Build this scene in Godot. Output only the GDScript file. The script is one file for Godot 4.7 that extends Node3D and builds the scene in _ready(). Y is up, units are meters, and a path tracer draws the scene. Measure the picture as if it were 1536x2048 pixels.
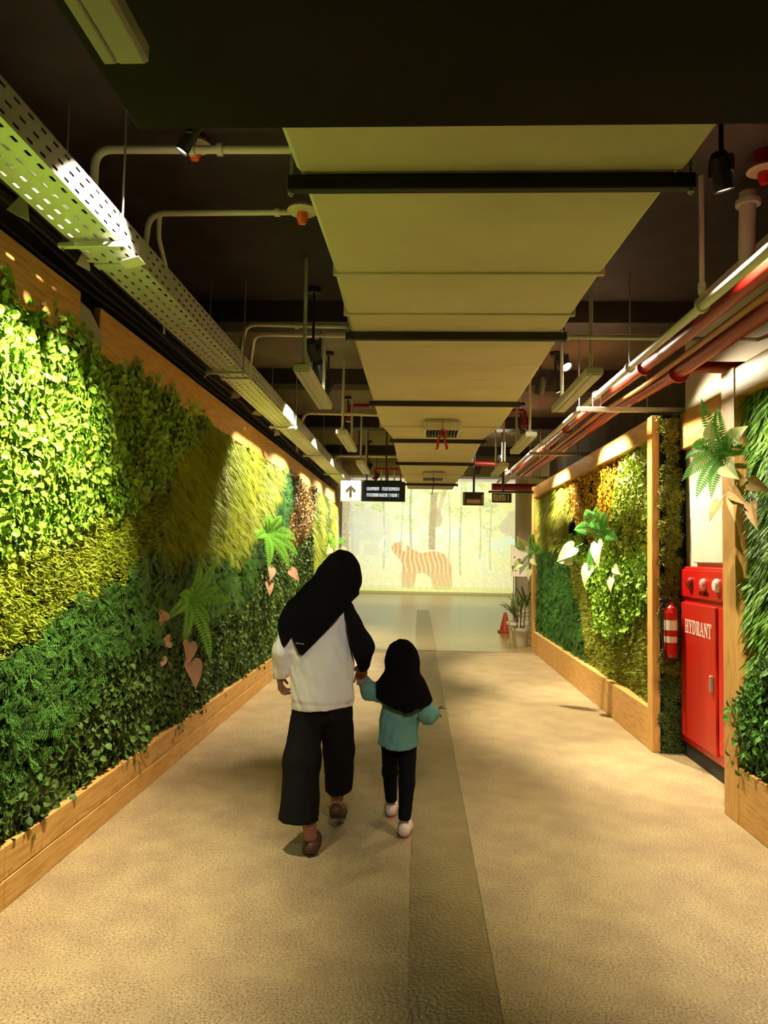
extends Node3D

# ---------------------------------------------------------------- helpers
class MB:
	# collects triangles with explicit normals (front faces clockwise)
	var v := PackedVector3Array()
	var n := PackedVector3Array()
	var uv := PackedVector2Array()
	var col := PackedColorArray()
	var c := Color(1, 1, 1)
	func tri(a: Vector3, b: Vector3, d: Vector3, na: Vector3, nb: Vector3, nd: Vector3, ua := Vector2(), ub := Vector2(), ud := Vector2()) -> void:
		if (b - a).cross(d - a).dot(na + nb + nd) > 0.0:
			var t := b; b = d; d = t
			t = nb; nb = nd; nd = t
			var q := ub; ub = ud; ud = q
		v.append(a); v.append(b); v.append(d)
		n.append(na); n.append(nb); n.append(nd)
		uv.append(ua); uv.append(ub); uv.append(ud)
		col.append(c); col.append(c); col.append(c)
	func flat(a: Vector3, b: Vector3, d: Vector3, out: Vector3) -> void:
		var m := (b - a).cross(d - a)
		if m.length_squared() < 1e-16: return
		m = m.normalized()
		if m.dot(out) < 0.0: m = -m
		tri(a, b, d, m, m, m)
	func quad(a: Vector3, b: Vector3, d: Vector3, e: Vector3, out: Vector3) -> void:
		flat(a, b, d, out); flat(a, d, e, out)
	func box(lo: Vector3, hi: Vector3, ch := 0.0, xf := Transform3D()) -> void:
		var ce := (lo + hi) * 0.5
		var h := (hi - lo) * 0.5
		ch = minf(ch, minf(h.x, minf(h.y, h.z)) * 0.9)
		var P := func(s: Vector3, ax: int) -> Vector3:
			var q := Vector3(s.x * (h.x - ch), s.y * (h.y - ch), s.z * (h.z - ch))
			q[ax] = s[ax] * h[ax]
			return xf * (ce + q)
		var B := xf.basis
		for ax in 3:
			var b := (ax + 1) % 3
			var d := (ax + 2) % 3
			for s in [-1.0, 1.0]:
				var q := []
				for k in [[-1.0, -1.0], [1.0, -1.0], [1.0, 1.0], [-1.0, 1.0]]:
					var g := Vector3(); g[ax] = s; g[b] = k[0]; g[d] = k[1]
					q.append(P.call(g, ax))
				var o := Vector3(); o[ax] = s
				quad(q[0], q[1], q[2], q[3], B * o)
			if ch > 0.0:
				for s in [-1.0, 1.0]:
					for t in [-1.0, 1.0]:
						var g0 := Vector3(); g0[b] = s; g0[d] = t; g0[ax] = -1.0
						var g1 := g0; g1[ax] = 1.0
						var o2 := Vector3(); o2[b] = s; o2[d] = t
						quad(P.call(g0, b), P.call(g1, b), P.call(g1, d), P.call(g0, d), B * o2)
		if ch > 0.0:
			for sx in [-1.0, 1.0]:
				for sy in [-1.0, 1.0]:
					for sz in [-1.0, 1.0]:
						var g := Vector3(sx, sy, sz)
						flat(P.call(g, 0), P.call(g, 1), P.call(g, 2), B * g)
	func tube(pts: Array, r0: float, sides := 10, r1 := -1.0, caps := true) -> void:
		if r1 < 0.0: r1 = r0
		var cnt := pts.size()
		var up := Vector3(0.31, 0.87, 0.39)
		var rings := []
		var nrm := []
		var tn := Vector3()
		for i in cnt:
			var t: Vector3
			if i == 0: t = pts[1] - pts[0]
			elif i == cnt - 1: t = pts[i] - pts[i - 1]
			else: t = (pts[i + 1] - pts[i]).normalized() + (pts[i] - pts[i - 1]).normalized()
			t = t.normalized()
			if absf(t.dot(up)) > 0.98: up = Vector3(0.9, 0.1, 0.3)
			var a := (up - t * t.dot(up)).normalized()
			up = a
			var b := t.cross(a)
			var rr := lerpf(r0, r1, float(i) / (cnt - 1))
			var ring := []
			var nn := []
			for k in sides:
				var an := TAU * k / sides
				var dn := a * cos(an) + b * sin(an)
				ring.append(pts[i] + dn * rr)
				nn.append(dn)
			rings.append(ring); nrm.append(nn)
			if caps and (i == 0 or i == cnt - 1):
				var o := -t if i == 0 else t
				for k in sides:
					flat(pts[i], ring[k], ring[(k + 1) % sides], o)
		for i in cnt - 1:
			for k in sides:
				var j := (k + 1) % sides
				tri(rings[i][k], rings[i + 1][k], rings[i + 1][j], nrm[i][k], nrm[i + 1][k], nrm[i + 1][j])
				tri(rings[i][k], rings[i + 1][j], rings[i][j], nrm[i][k], nrm[i + 1][j], nrm[i][j])
	func lathe(prof: Array, xf := Transform3D(), sides := 20) -> void:
		# prof: Vector2(radius, height) along local y
		for i in prof.size() - 1:
			var p: Vector2 = prof[i]
			var q: Vector2 = prof[i + 1]
			var dd := q - p
			if dd.length() < 1e-6: continue
			var nn := Vector2(dd.y, -dd.x).normalized()
			for k in sides:
				var a0 := TAU * k / sides
				var a1 := TAU * (k + 1) / sides
				var e0 := Vector3(cos(a0), 0, sin(a0))
				var e1 := Vector3(cos(a1), 0, sin(a1))
				var A := xf * (e0 * p.x + Vector3(0, p.y, 0))
				var Bq := xf * (e1 * p.x + Vector3(0, p.y, 0))
				var C := xf * (e1 * q.x + Vector3(0, q.y, 0))
				var D := xf * (e0 * q.x + Vector3(0, q.y, 0))
				var n0 := (xf.basis * (e0 * nn.x + Vector3(0, nn.y, 0))).normalized()
				var n1 := (xf.basis * (e1 * nn.x + Vector3(0, nn.y, 0))).normalized()
				if p.x > 1e-6: tri(A, Bq, C, n0, n1, n1)
				if q.x > 1e-6: tri(A, C, D, n0, n1, n0)
	func prism(poly: PackedVector2Array, depth: float, xf := Transform3D()) -> void:
		var ix := Geometry2D.triangulate_polygon(poly)
		var z := xf.basis * Vector3(0, 0, 1)
		for i in range(0, ix.size(), 3):
			var a := poly[ix[i]]; var b := poly[ix[i + 1]]; var d := poly[ix[i + 2]]
			flat(xf * Vector3(a.x, a.y, depth), xf * Vector3(b.x, b.y, depth), xf * Vector3(d.x, d.y, depth), z)
			flat(xf * Vector3(a.x, a.y, 0), xf * Vector3(b.x, b.y, 0), xf * Vector3(d.x, d.y, 0), -z)
		var sgn := 1.0 if Geometry2D.is_polygon_clockwise(poly) else -1.0
		for i in poly.size():
			var a := poly[i]; var b := poly[(i + 1) % poly.size()]
			var o := Vector3(-(b - a).y, (b - a).x, 0) * sgn
			quad(xf * Vector3(a.x, a.y, 0), xf * Vector3(b.x, b.y, 0), xf * Vector3(b.x, b.y, depth), xf * Vector3(a.x, a.y, depth), xf.basis * o)
	func mesh() -> ArrayMesh:
		var a := []
		a.resize(Mesh.ARRAY_MAX)
		a[Mesh.ARRAY_VERTEX] = v
		a[Mesh.ARRAY_NORMAL] = n
		a[Mesh.ARRAY_TEX_UV] = uv
		a[Mesh.ARRAY_COLOR] = col
		var m := ArrayMesh.new()
		m.add_surface_from_arrays(Mesh.PRIMITIVE_TRIANGLES, a)
		return m

class Field:
	# signed distances on a grid, meshed by surface nets
	var o: Vector3
	var nx: int
	var ny: int
	var nz: int
	var h: float
	var a := PackedFloat32Array()
	func _init(lo: Vector3, hi: Vector3, cell: float) -> void:
		o = lo; h = cell
		nx = int((hi.x - lo.x) / h) + 2; ny = int((hi.y - lo.y) / h) + 2; nz = int((hi.z - lo.z) / h) + 2
		a.resize(nx * ny * nz); a.fill(9.0)
	func cap(p0: Vector3, p1: Vector3, r0: float, r1: float, k := 0.03, zs := 1.0) -> void:
		var R := maxf(r0, r1) + k + 2.0 * h
		var lo := p0.min(p1) - Vector3(R, R, R * maxf(zs, 1.0)) - o
		var hi := p0.max(p1) + Vector3(R, R, R * maxf(zs, 1.0)) - o
		var sc := Vector3(1, 1, 1.0 / zs)
		var A := p0 * sc
		var ab := (p1 - p0) * sc
		var l2 := maxf(ab.length_squared(), 1e-9)
		var f := minf(1.0, zs)
		for z in range(maxi(0, int(lo.z / h)), mini(nz, int(hi.z / h) + 2)):
			for y in range(maxi(0, int(lo.y / h)), mini(ny, int(hi.y / h) + 2)):
				var i := (z * ny + y) * nx + maxi(0, int(lo.x / h))
				for x in range(maxi(0, int(lo.x / h)), mini(nx, int(hi.x / h) + 2)):
					var p := (o + Vector3(x, y, z) * h) * sc - A
					var t := clampf(p.dot(ab) / l2, 0.0, 1.0)
					var d := (p - ab * t).length() - lerpf(r0, r1, t)
					var e := a[i]
					var g := maxf(k - absf(d - e), 0.0) / k
					a[i] = minf(d, e) - g * g * k * 0.25
					i += 1
	func ell(ce: Vector3, r: Vector3, k := 0.02, B := Basis()) -> void:
		var R := maxf(r.x, maxf(r.y, r.z)) + k + 2.0 * h
		var lo := ce - Vector3.ONE * R - o
		var hi := ce + Vector3.ONE * R - o
		var Bi := B.transposed()
		for z in range(maxi(0, int(lo.z / h)), mini(nz, int(hi.z / h) + 2)):
			for y in range(maxi(0, int(lo.y / h)), mini(ny, int(hi.y / h) + 2)):
				for x in range(maxi(0, int(lo.x / h)), mini(nx, int(hi.x / h) + 2)):
					var i := (z * ny + y) * nx + x
					var p := Bi * (o + Vector3(x, y, z) * h - ce)
					var k0 := (p / r).length()
					var k1 := (p / (r * r)).length()
					var d := k0 * (k0 - 1.0) / maxf(k1, 1e-6) if k0 > 1e-4 else -minf(r.x, minf(r.y, r.z))
					var e := a[i]
					var g := maxf(k - absf(d - e), 0.0) / k
					a[i] = minf(d, e) - g * g * k * 0.25
	func each(f: Callable) -> void:
		var i := 0
		for z in nz:
			for y in ny:
				for x in nx:
					if a[i] < 0.1: a[i] = f.call(o + Vector3(x, y, z) * h, a[i])
					i += 1
	func mesh_into(m: MB, off: Vector3) -> void:
		var id := PackedInt32Array()
		id.resize(nx * ny * nz); id.fill(-1)
		var P := PackedVector3Array()
		var N := PackedVector3Array()
		var sx := 1
		var sy := nx
		var sz := nx * ny
		var E := [[0, 1], [2, 3], [4, 5], [6, 7], [0, 2], [1, 3], [4, 6], [5, 7], [0, 4], [1, 5], [2, 6], [3, 7]]
		for z in nz - 1:
			for y in ny - 1:
				for x in nx - 1:
					var i := x + y * sy + z * sz
					if absf(a[i]) > 2.5 * h: continue
					var w := [a[i], a[i + sx], a[i + sy], a[i + sx + sy], a[i + sz], a[i + sx + sz], a[i + sy + sz], a[i + sx + sy + sz]]
					var neg := 0
					for q in w:
						if q < 0.0: neg += 1
					if neg == 0 or neg == 8: continue
					var s := Vector3()
					var cnt := 0
					for e in E:
						var w0: float = w[e[0]]
						var w1: float = w[e[1]]
						if (w0 < 0.0) != (w1 < 0.0):
							var t := w0 / (w0 - w1)
							var c0 := Vector3(e[0] & 1, (e[0] >> 1) & 1, e[0] >> 2)
							var c1 := Vector3(e[1] & 1, (e[1] >> 1) & 1, e[1] >> 2)
							s += c0.lerp(c1, t); cnt += 1
					s /= cnt
					var gx: float = (w[1] + w[3] + w[5] + w[7]) - (w[0] + w[2] + w[4] + w[6])
					var gy: float = (w[2] + w[3] + w[6] + w[7]) - (w[0] + w[1] + w[4] + w[5])
					var gz: float = (w[4] + w[5] + w[6] + w[7]) - (w[0] + w[1] + w[2] + w[3])
					id[i] = P.size()
					P.append(o + (Vector3(x, y, z) + s) * h - off)
					N.append(Vector3(gx, gy, gz).normalized())
		for z in range(1, nz - 1):
			for y in range(1, ny - 1):
				for x in range(1, nx - 1):
					var i := x + y * sy + z * sz
					if id[i] < 0: continue
					var s0 := a[i] < 0.0
					for ax in 3:
						var st := sx if ax == 0 else (sy if ax == 1 else sz)
						if (a[i + st] < 0.0) == s0: continue
						var b := sy if ax == 0 else (sz if ax == 1 else sx)
						var d := sz if ax == 0 else (sx if ax == 1 else sy)
						var q0 := id[i]; var q1 := id[i - b]; var q2 := id[i - b - d]; var q3 := id[i - d]
						if q1 < 0 or q2 < 0 or q3 < 0: continue
						m.tri(P[q0], P[q1], P[q2], N[q0], N[q1], N[q2])
						m.tri(P[q0], P[q2], P[q3], N[q0], N[q2], N[q3])

var used := {}
var rng := RandomNumberGenerator.new()

func numbered(called: String) -> String:
	var k: int = used.get(called, 0)
	used[called] = k + 1
	return called if k == 0 else "%s_%03d" % [called, k]

func thing(called: String, label: String, category: String, at := Vector3.ZERO, group := "") -> Node3D:
	var o := Node3D.new()
	o.name = numbered(called)
	add_child(o, true)
	o.position = at
	o.set_meta("label", label); o.set_meta("category", category)
	if group != "": o.set_meta("group", group)
	return o

func part(called: String, m: MB, mt: Material, parent: Node, label := "") -> MeshInstance3D:
	return part_mesh(called, m.mesh(), mt, parent, label)

func part_mesh(called: String, me: Mesh, mt: Material, parent: Node, label := "") -> MeshInstance3D:
	var o := MeshInstance3D.new()
	o.name = called
	o.mesh = me
	o.material_override = mt
	parent.add_child(o, true)
	if label != "": o.set_meta("label", label)
	return o

func solo(called: String, m: MB, mt: Material, label: String, category: String, at := Vector3.ZERO, group := "") -> MeshInstance3D:
	var o := part(numbered(called), m, mt, self, label)
	o.position = at
	o.set_meta("category", category)
	if group != "": o.set_meta("group", group)
	return o

func struct(called: String, m: MB, mt: Material, label := "") -> MeshInstance3D:
	var o := part(called, m, mt, self, label)
	o.set_meta("kind", "structure")
	return o

func copy(o: Node3D, label: String, at: Vector3) -> Node3D:
	var r: Node3D = o.duplicate()
	var base := String(o.name)
	if base.right(3).is_valid_int(): base = base.left(base.length() - 4)
	r.name = numbered(base)
	add_child(r, true)
	r.position = at
	r.set_meta("label", label)
	return r

func srgb(r: float, g: float, b: float) -> Color:
	return Color(r / 255.0, g / 255.0, b / 255.0)

func mat(c: Color, rough := 0.7, metal := 0.0, spec := 0.5) -> StandardMaterial3D:
	var m := StandardMaterial3D.new()
	m.albedo_color = c
	m.roughness = rough
	m.metallic = metal
	m.metallic_specular = spec
	return m

func noise_tex(seed_: int, freq: float, cols: Array, size := 512, octaves := 4, type := FastNoiseLite.TYPE_SIMPLEX_SMOOTH, normal := false, bump := 4.0) -> NoiseTexture2D:
	var f := FastNoiseLite.new()
	f.seed = seed_; f.frequency = freq; f.noise_type = type
	f.fractal_octaves = octaves
	var t := NoiseTexture2D.new()
	t.width = size; t.height = size; t.seamless = true
	t.noise = f
	if normal:
		t.as_normal_map = true; t.bump_strength = bump
	elif cols.size() > 1:
		var g := Gradient.new()
		var offs := PackedFloat32Array()
		var cc := PackedColorArray()
		for i in cols.size():
			offs.append(float(i) / (cols.size() - 1)); cc.append(cols[i])
		g.offsets = offs; g.colors = cc
		t.color_ramp = g
	return t

func tri_mat(tex: Texture2D, scale: Vector3, rough := 0.6, spec := 0.5, nrm: Texture2D = null, nscale := 1.0) -> StandardMaterial3D:
	var m := mat(Color.WHITE, rough, 0.0, spec)
	m.albedo_texture = tex
	m.uv1_triplanar = true; m.uv1_world_triplanar = true
	m.uv1_scale = scale
	if nrm:
		m.normal_enabled = true; m.normal_texture = nrm; m.normal_scale = nscale
	return m

func arc(pts: Array, r := 0.06, steps := 5) -> Array:
	# rounds the inner corners of a polyline
	var out := [pts[0]]
	for i in range(1, pts.size() - 1):
		var p: Vector3 = pts[i]
		var a: Vector3 = (pts[i - 1] - p).normalized() * r + p
		var b: Vector3 = (pts[i + 1] - p).normalized() * r + p
		for k in steps + 1:
			var t := float(k) / steps
			out.append(a.lerp(p, t).lerp(p.lerp(b, t), t))
	out.append(pts[-1])
	return out

# ---------------------------------------------------------------- materials
var M := {}
func make_materials() -> void:
	M.black = mat(srgb(26, 23, 20), 0.7)
	M.black_metal = mat(srgb(22, 21, 20), 0.45)
	M.steel = mat(srgb(170, 168, 160), 0.4, 0.6)
	M.galv = mat(srgb(196, 196, 190), 0.42, 0.25)
	M.white_paint = mat(srgb(205, 200, 186), 0.5)
	M.cream = mat(srgb(214, 202, 170), 0.5)
	M.red = mat(srgb(176, 22, 20), 0.35)
	M.red_pipe = mat(srgb(150, 28, 20), 0.35)
	M.orange = mat(srgb(222, 92, 24), 0.4)
	M.white_plastic = mat(srgb(225, 220, 208), 0.45)
	M.batten = mat(srgb(178, 178, 158), 0.55)
	M.wood = tri_mat(noise_tex(3, 0.02, [srgb(176, 126, 62), srgb(206, 158, 88), srgb(218, 172, 102)], 512, 4), Vector3(5, 5, 0.35), 0.5, 0.4)
	M.wood_up = tri_mat(noise_tex(3, 0.02, [srgb(176, 126, 62), srgb(206, 158, 88), srgb(218, 172, 102)], 512, 4), Vector3(5, 0.35, 5), 0.5, 0.4)
	M.duct = tri_mat(noise_tex(9, 0.01, [srgb(194, 182, 146), srgb(206, 194, 158)], 256, 2), Vector3(0.5, 0.5, 0.5), 0.6, 0.35, dimple_tex(), 0.5)
	M.duct.normal_texture = dimple_tex()
	M.floor = tri_mat(floor_tex(1, srgb(164, 143, 107), srgb(102, 82, 52), srgb(194, 176, 144)), Vector3(0.5, 0.5, 0.5), 0.42, 0.4, noise_tex(5, 0.16, [], 512, 2, FastNoiseLite.TYPE_SIMPLEX_SMOOTH, true, 3.0), 0.35)
	M.floor_dark = tri_mat(floor_tex(2, srgb(136, 118, 80), srgb(88, 72, 42), srgb(158, 142, 104)), Vector3(0.5, 0.5, 0.5), 0.42, 0.4, M.floor.normal_texture, 0.35)
	M.floor_far = tri_mat(floor_tex(4, srgb(148, 128, 80), srgb(114, 94, 56), srgb(162, 144, 98)), Vector3(0.5, 0.5, 0.5), 0.26, 0.6)
	M.ceiling = tri_mat(noise_tex(11, 0.012, [srgb(40, 32, 27), srgb(56, 45, 38)], 512, 4), Vector3(0.4, 0.4, 0.4), 0.75, 0.3)
	M.beam = tri_mat(noise_tex(12, 0.012, [srgb(32, 26, 23), srgb(44, 37, 32)], 256, 4), Vector3(0.4, 0.4, 0.4), 0.8, 0.2)
	M.ceiling_mid = tri_mat(noise_tex(15, 0.012, [srgb(104, 94, 74), srgb(128, 116, 92)], 256, 4), Vector3(0.4, 0.4, 0.4), 0.8, 0.2)
	M.ceiling_far = mat(srgb(150, 136, 112), 0.8)
	M.wall_dark = tri_mat(noise_tex(13, 0.012, [srgb(66, 60, 48), srgb(92, 84, 68)], 256, 4), Vector3(0.4, 0.4, 0.4), 0.8, 0.2)
	M.wall_black = mat(srgb(20, 19, 16), 0.85)
	M.plaster = tri_mat(noise_tex(14, 0.008, [srgb(196, 184, 164), srgb(214, 204, 186)], 256, 3), Vector3(0.4, 0.4, 0.4), 0.75, 0.3)
	M.backing = mat(srgb(20, 30, 12), 0.9, 0.0, 0.1)

func dimple_tex() -> ImageTexture:
	var im := Image.create(128, 128, false, Image.FORMAT_RGB8)
	for y in 128:
		for x in 128:
			var fx := fposmod(x / 32.0 + (0.5 if int(y / 32.0) % 2 == 1 else 0.0), 1.0) - 0.5
			var fy := fposmod(y / 32.0, 1.0) - 0.5
			var d := sqrt(fx * fx + fy * fy * 4.0)
			var b := clampf(1.0 - d / 0.3, 0.0, 1.0)
			im.set_pixel(x, y, Color(b * 0.5, b * 0.5, b * 0.5))
	im.bump_map_to_normal_map(2.0)
	return ImageTexture.create_from_image(im)

func floor_tex(seed_: int, base: Color, dark: Color, light: Color) -> ImageTexture:
	# speckled pebble print, 2 m a side; coarse mottling under fine grains
	var S := 1024
	var f := FastNoiseLite.new()
	f.seed = seed_; f.noise_type = FastNoiseLite.TYPE_SIMPLEX_SMOOTH; f.frequency = 0.16; f.fractal_octaves = 2
	var g := FastNoiseLite.new()
	g.seed = seed_ + 50; g.noise_type = FastNoiseLite.TYPE_SIMPLEX_SMOOTH; g.frequency = 0.006; g.fractal_octaves = 3
	var fi := f.get_seamless_image(S, S)
	var gi := g.get_seamless_image(S, S)
	fi.convert(Image.FORMAT_L8); gi.convert(Image.FORMAT_L8)
	var fd := fi.get_data()
	var gd := gi.get_data()
	var out := PackedByteArray()
	out.resize(S * S * 3)
	for i in S * S:
		var a := fd[i] / 255.0
		var b := gd[i] / 255.0
		var c := base
		if a < 0.42: c = c.lerp(dark, clampf((0.42 - a) * 3.4, 0.0, 0.85))
		elif a > 0.6: c = c.lerp(light, clampf((a - 0.6) * 3.0, 0.0, 0.8))
		c = c * (0.92 + 0.14 * b)
		out[i * 3] = int(clampf(c.r, 0, 1) * 255.0); out[i * 3 + 1] = int(clampf(c.g * (0.985 + 0.03 * b), 0, 1) * 255.0); out[i * 3 + 2] = int(clampf(c.b, 0, 1) * 255.0)
	return ImageTexture.create_from_image(Image.create_from_data(S, S, false, Image.FORMAT_RGB8, out))

# ---------------------------------------------------------------- scene
func _ready() -> void:
	rng.seed = 20
	make_materials()
	var cam := Camera3D.new()
	cam.name = "camera"
	cam.keep_aspect = Camera3D.KEEP_HEIGHT
	cam.fov = 68.64
	cam.near = 0.05; cam.far = 120.0
	cam.rotation_order = EULER_ORDER_YXZ
	cam.position = Vector3(0, 1.58, 0)
	cam.rotation_degrees = Vector3(3.274, 2.649, 1.0)
	add_child(cam)
	cam.current = true
	var we := WorldEnvironment.new()
	we.name = "world_environment"
	var env := Environment.new()
	env.background_mode = Environment.BG_COLOR
	env.background_color = Color(0, 0, 0)
	env.tonemap_mode = Environment.TONE_MAPPER_LINEAR
	env.tonemap_exposure = 1.0
	env.sdfgi_enabled = true; env.ssao_enabled = true; env.ssil_enabled = true
	we.environment = env
	add_child(we)
	lights()
	shell()
	mural()
	left_wall()
	right_wall()
	duct()
	tray()
	pipes()
	battens()
	signs()
	pots()
	woman()
	child_figure()

var WARM := Color(1.0, 0.94, 0.80)
func lens_mat(e: float) -> StandardMaterial3D:
	var m := mat(Color(0.9, 0.88, 0.8), 0.3)
	m.emission_enabled = e > 0.0
	m.emission = Color(1.0, 0.9, 0.72)
	m.emission_energy_multiplier = e
	return m

func track_spot(at: Vector3, aim: Vector3, energy: float, angle: float, blend: float, label: String, glow := 4.0, size := 1.0, col := Color(-1, 0, 0), top := 3.7) -> void:
	var t := thing("track_spotlight", label, "spotlight", at, "track spotlights along the corridor ceiling")
	var d := (aim - at).normalized()
	var x := d.cross(Vector3.UP).normalized()
	var B := Basis(x, d, x.cross(d))
	var m := MB.new()
	m.tube([Vector3(0, 0.05 * size + 0.015, 0), Vector3(0, top - at.y, 0)], 0.011, 8)
	part("stem", m, M.black_metal, t)
	m = MB.new()
	m.lathe([Vector2(0, 0.0), Vector2(0.05, 0.0), Vector2(0.055, 0.02), Vector2(0.055, 0.04), Vector2(0, 0.04)], Transform3D(Basis(), Vector3(0, top - at.y - 0.04, 0)), 16)
	part("ceiling_mount", m, M.black_metal, t)
	m = MB.new()
	var r := 0.05 * size
	m.lathe([Vector2(0, -0.09), Vector2(r * 0.7, -0.09), Vector2(r, -0.06), Vector2(r, 0.085), Vector2(r * 0.9, 0.085), Vector2(r * 0.85, 0.07), Vector2(0, 0.07)], Transform3D(B, Vector3.ZERO), 20)
	part("lamp_head", m, M.black_metal, t)
	m = MB.new()
	m.box(Vector3(-r - 0.012, -0.015, -0.012), Vector3(-r, 0.015, r + 0.012), 0.003)
	m.box(Vector3(r, -0.015, -0.012), Vector3(r + 0.012, 0.015, r + 0.012), 0.003)
	m.box(Vector3(-r - 0.012, -0.015, r + 0.012), Vector3(r + 0.012, 0.015, r + 0.024), 0.003)
	var yk := part("yoke", m, M.black_metal, t)
	yk.transform = Transform3D(Basis(x, Vector3.UP.cross(x).normalized(), Vector3.UP), Vector3.ZERO)
	m = MB.new()
	m.lathe([Vector2(0, 0.0705), Vector2(r * 0.85, 0.0705), Vector2(r * 0.8, 0.078), Vector2(0, 0.08)], Transform3D(B, Vector3.ZERO), 20)
	part("lens", m, lens_mat(glow if energy > 0.0 else 0.0), t)
	if energy > 0.0:
		var l := SpotLight3D.new()
		l.name = numbered("spot_light")
		l.light_color = WARM if col.r < 0.0 else col
		l.light_energy = energy
		l.light_size = r * 0.8
		l.spot_angle = angle
		l.spot_angle_attenuation = blend
		l.spot_range = 40.0
		l.spot_attenuation = 2.0
		l.shadow_enabled = true
		l.transform = Transform3D(Basis.looking_at(d, Vector3.UP if absf(d.y) < 0.98 else Vector3.RIGHT), at + d * 0.1)
		add_child(l, true)

func lights() -> void:
	# left row
	track_spot(Vector3(-1.02, 3.40, -3.14), Vector3(-1.9, 1.75, -3.1), 25.0, 47.0, 0.75, "small black spotlight under the nearest white conduit, aimed at the lime foliage", 4.0, 0.6)
	track_spot(Vector3(-0.86, 3.2, -5.86), Vector3(0.2, 0.0, -8.0), 2.4, 48.0, 1.0, "nearer of two black spotlights hung together above the nearest left hanging batten")
	track_spot(Vector3(-0.89, 3.2, -6.5), Vector3(-0.5, 0.0, -8.6), 2.4, 50.0, 1.0, "farther of two black spotlights hung together above the nearest left hanging batten")
	track_spot(Vector3(-0.97, 3.30, -7.75), Vector3(-1.9, 1.7, -8.1), 7.5, 52.0, 0.2, "black spotlight lighting the yellow drooping grass on the left wall", 4.0, 0.7)
	track_spot(Vector3(-0.97, 3.25, -9.97), Vector3(-1.8, 1.7, -9.7), 11.0, 50.0, 0.4, "lit black spotlight under the left red pipe, beside the second left batten", 8.0)
	track_spot(Vector3(-0.97, 3.25, -11.9), Vector3(-1.9, 1.7, -11.9), 10.0, 50.0, 0.5, "black spotlight aimed at the brown foliage far along the left wall", 4.0, 0.7)
	track_spot(Vector3(-0.94, 3.2, -13.87), Vector3(-1.7, 1.6, -13.5), 11.0, 55.0, 0.6, "lit black spotlight above the arrow sign, left of it", 8.0)
	track_spot(Vector3(-0.9, 3.2, -15.6), Vector3(-1.9, 1.9, -15.4), 12.0, 55.0, 0.6, "last black spotlight of the left row, beside the end of the left foliage")
	# right row
	track_spot(Vector3(1.38, 3.38, -3.45), Vector3(1.9, 1.2, -3.9), 16.0, 44.0, 0.8, "black spotlight hanging at the near right corner of the beige duct", 2.0, 0.9)
	track_spot(Vector3(1.24, 3.30, -6.55), Vector3(2.06, 1.5, -5.2), 15.0, 46.0, 0.5, "lit spotlight facing the camera right of the duct, above the nearest right batten", 12.0)
	track_spot(Vector3(1.12, 3.2, -7.0), Vector3(0.7, 0.0, -9.5), 1.4, 50.0, 1.0, "black spotlight beside the duct, aimed away down the floor at the right")
	track_spot(Vector3(1.385, 3.355, -7.7), Vector3(1.97, 1.9, -7.6), 24.0, 44.0, 0.5, "black spotlight above the yellow flowers of the framed right panel", 4.0, 0.7)
	track_spot(Vector3(1.385, 3.355, -10.3), Vector3(1.97, 1.9, -10.4), 22.0, 44.0, 0.5, "black spotlight above the lime grass of the framed right panel", 4.0, 0.7)
	track_spot(Vector3(1.37, 3.2, -12.5), Vector3(1.8, 1.2, -13.6), 7.0, 55.0, 0.8, "lit black spotlight above the far post of the framed right panel", 6.0)
	track_spot(Vector3(1.08, 3.2, -13.9), Vector3(0.6, 0.0, -16.0), 4.0, 55.0, 0.9, "lit black spotlight above the hanging black letter sign", 8.0)
	# added fill lamp, out of view above the camera, brightens the two walkers
	track_spot(Vector3(0.2, 2.86, -0.6), Vector3(-0.38, 0.95, -4.2), 5.0, 19.0, 1.0, "added fill spotlight out of view under the dropped ceiling beam, aimed at the two walkers", 4.0, 0.8, Color(1.0, 0.97, 0.93), 3.02)
	# unseen floods, placed out of view behind the header to light the mural
	for k in 3:
		var x: float = [-2.2, 0.5, 3.2][k]
		track_spot(Vector3(x, 4.25, -18.2), Vector3(x, 2.1, -31.0), 72.0, 34.0, 1.0, ["left", "middle", "right"][k] + " floodlight of three unseen ones, placed out of view to light the forest mural", 4.0, 1.8, Color(1.0, 1.0, 0.95), 4.8)

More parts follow.
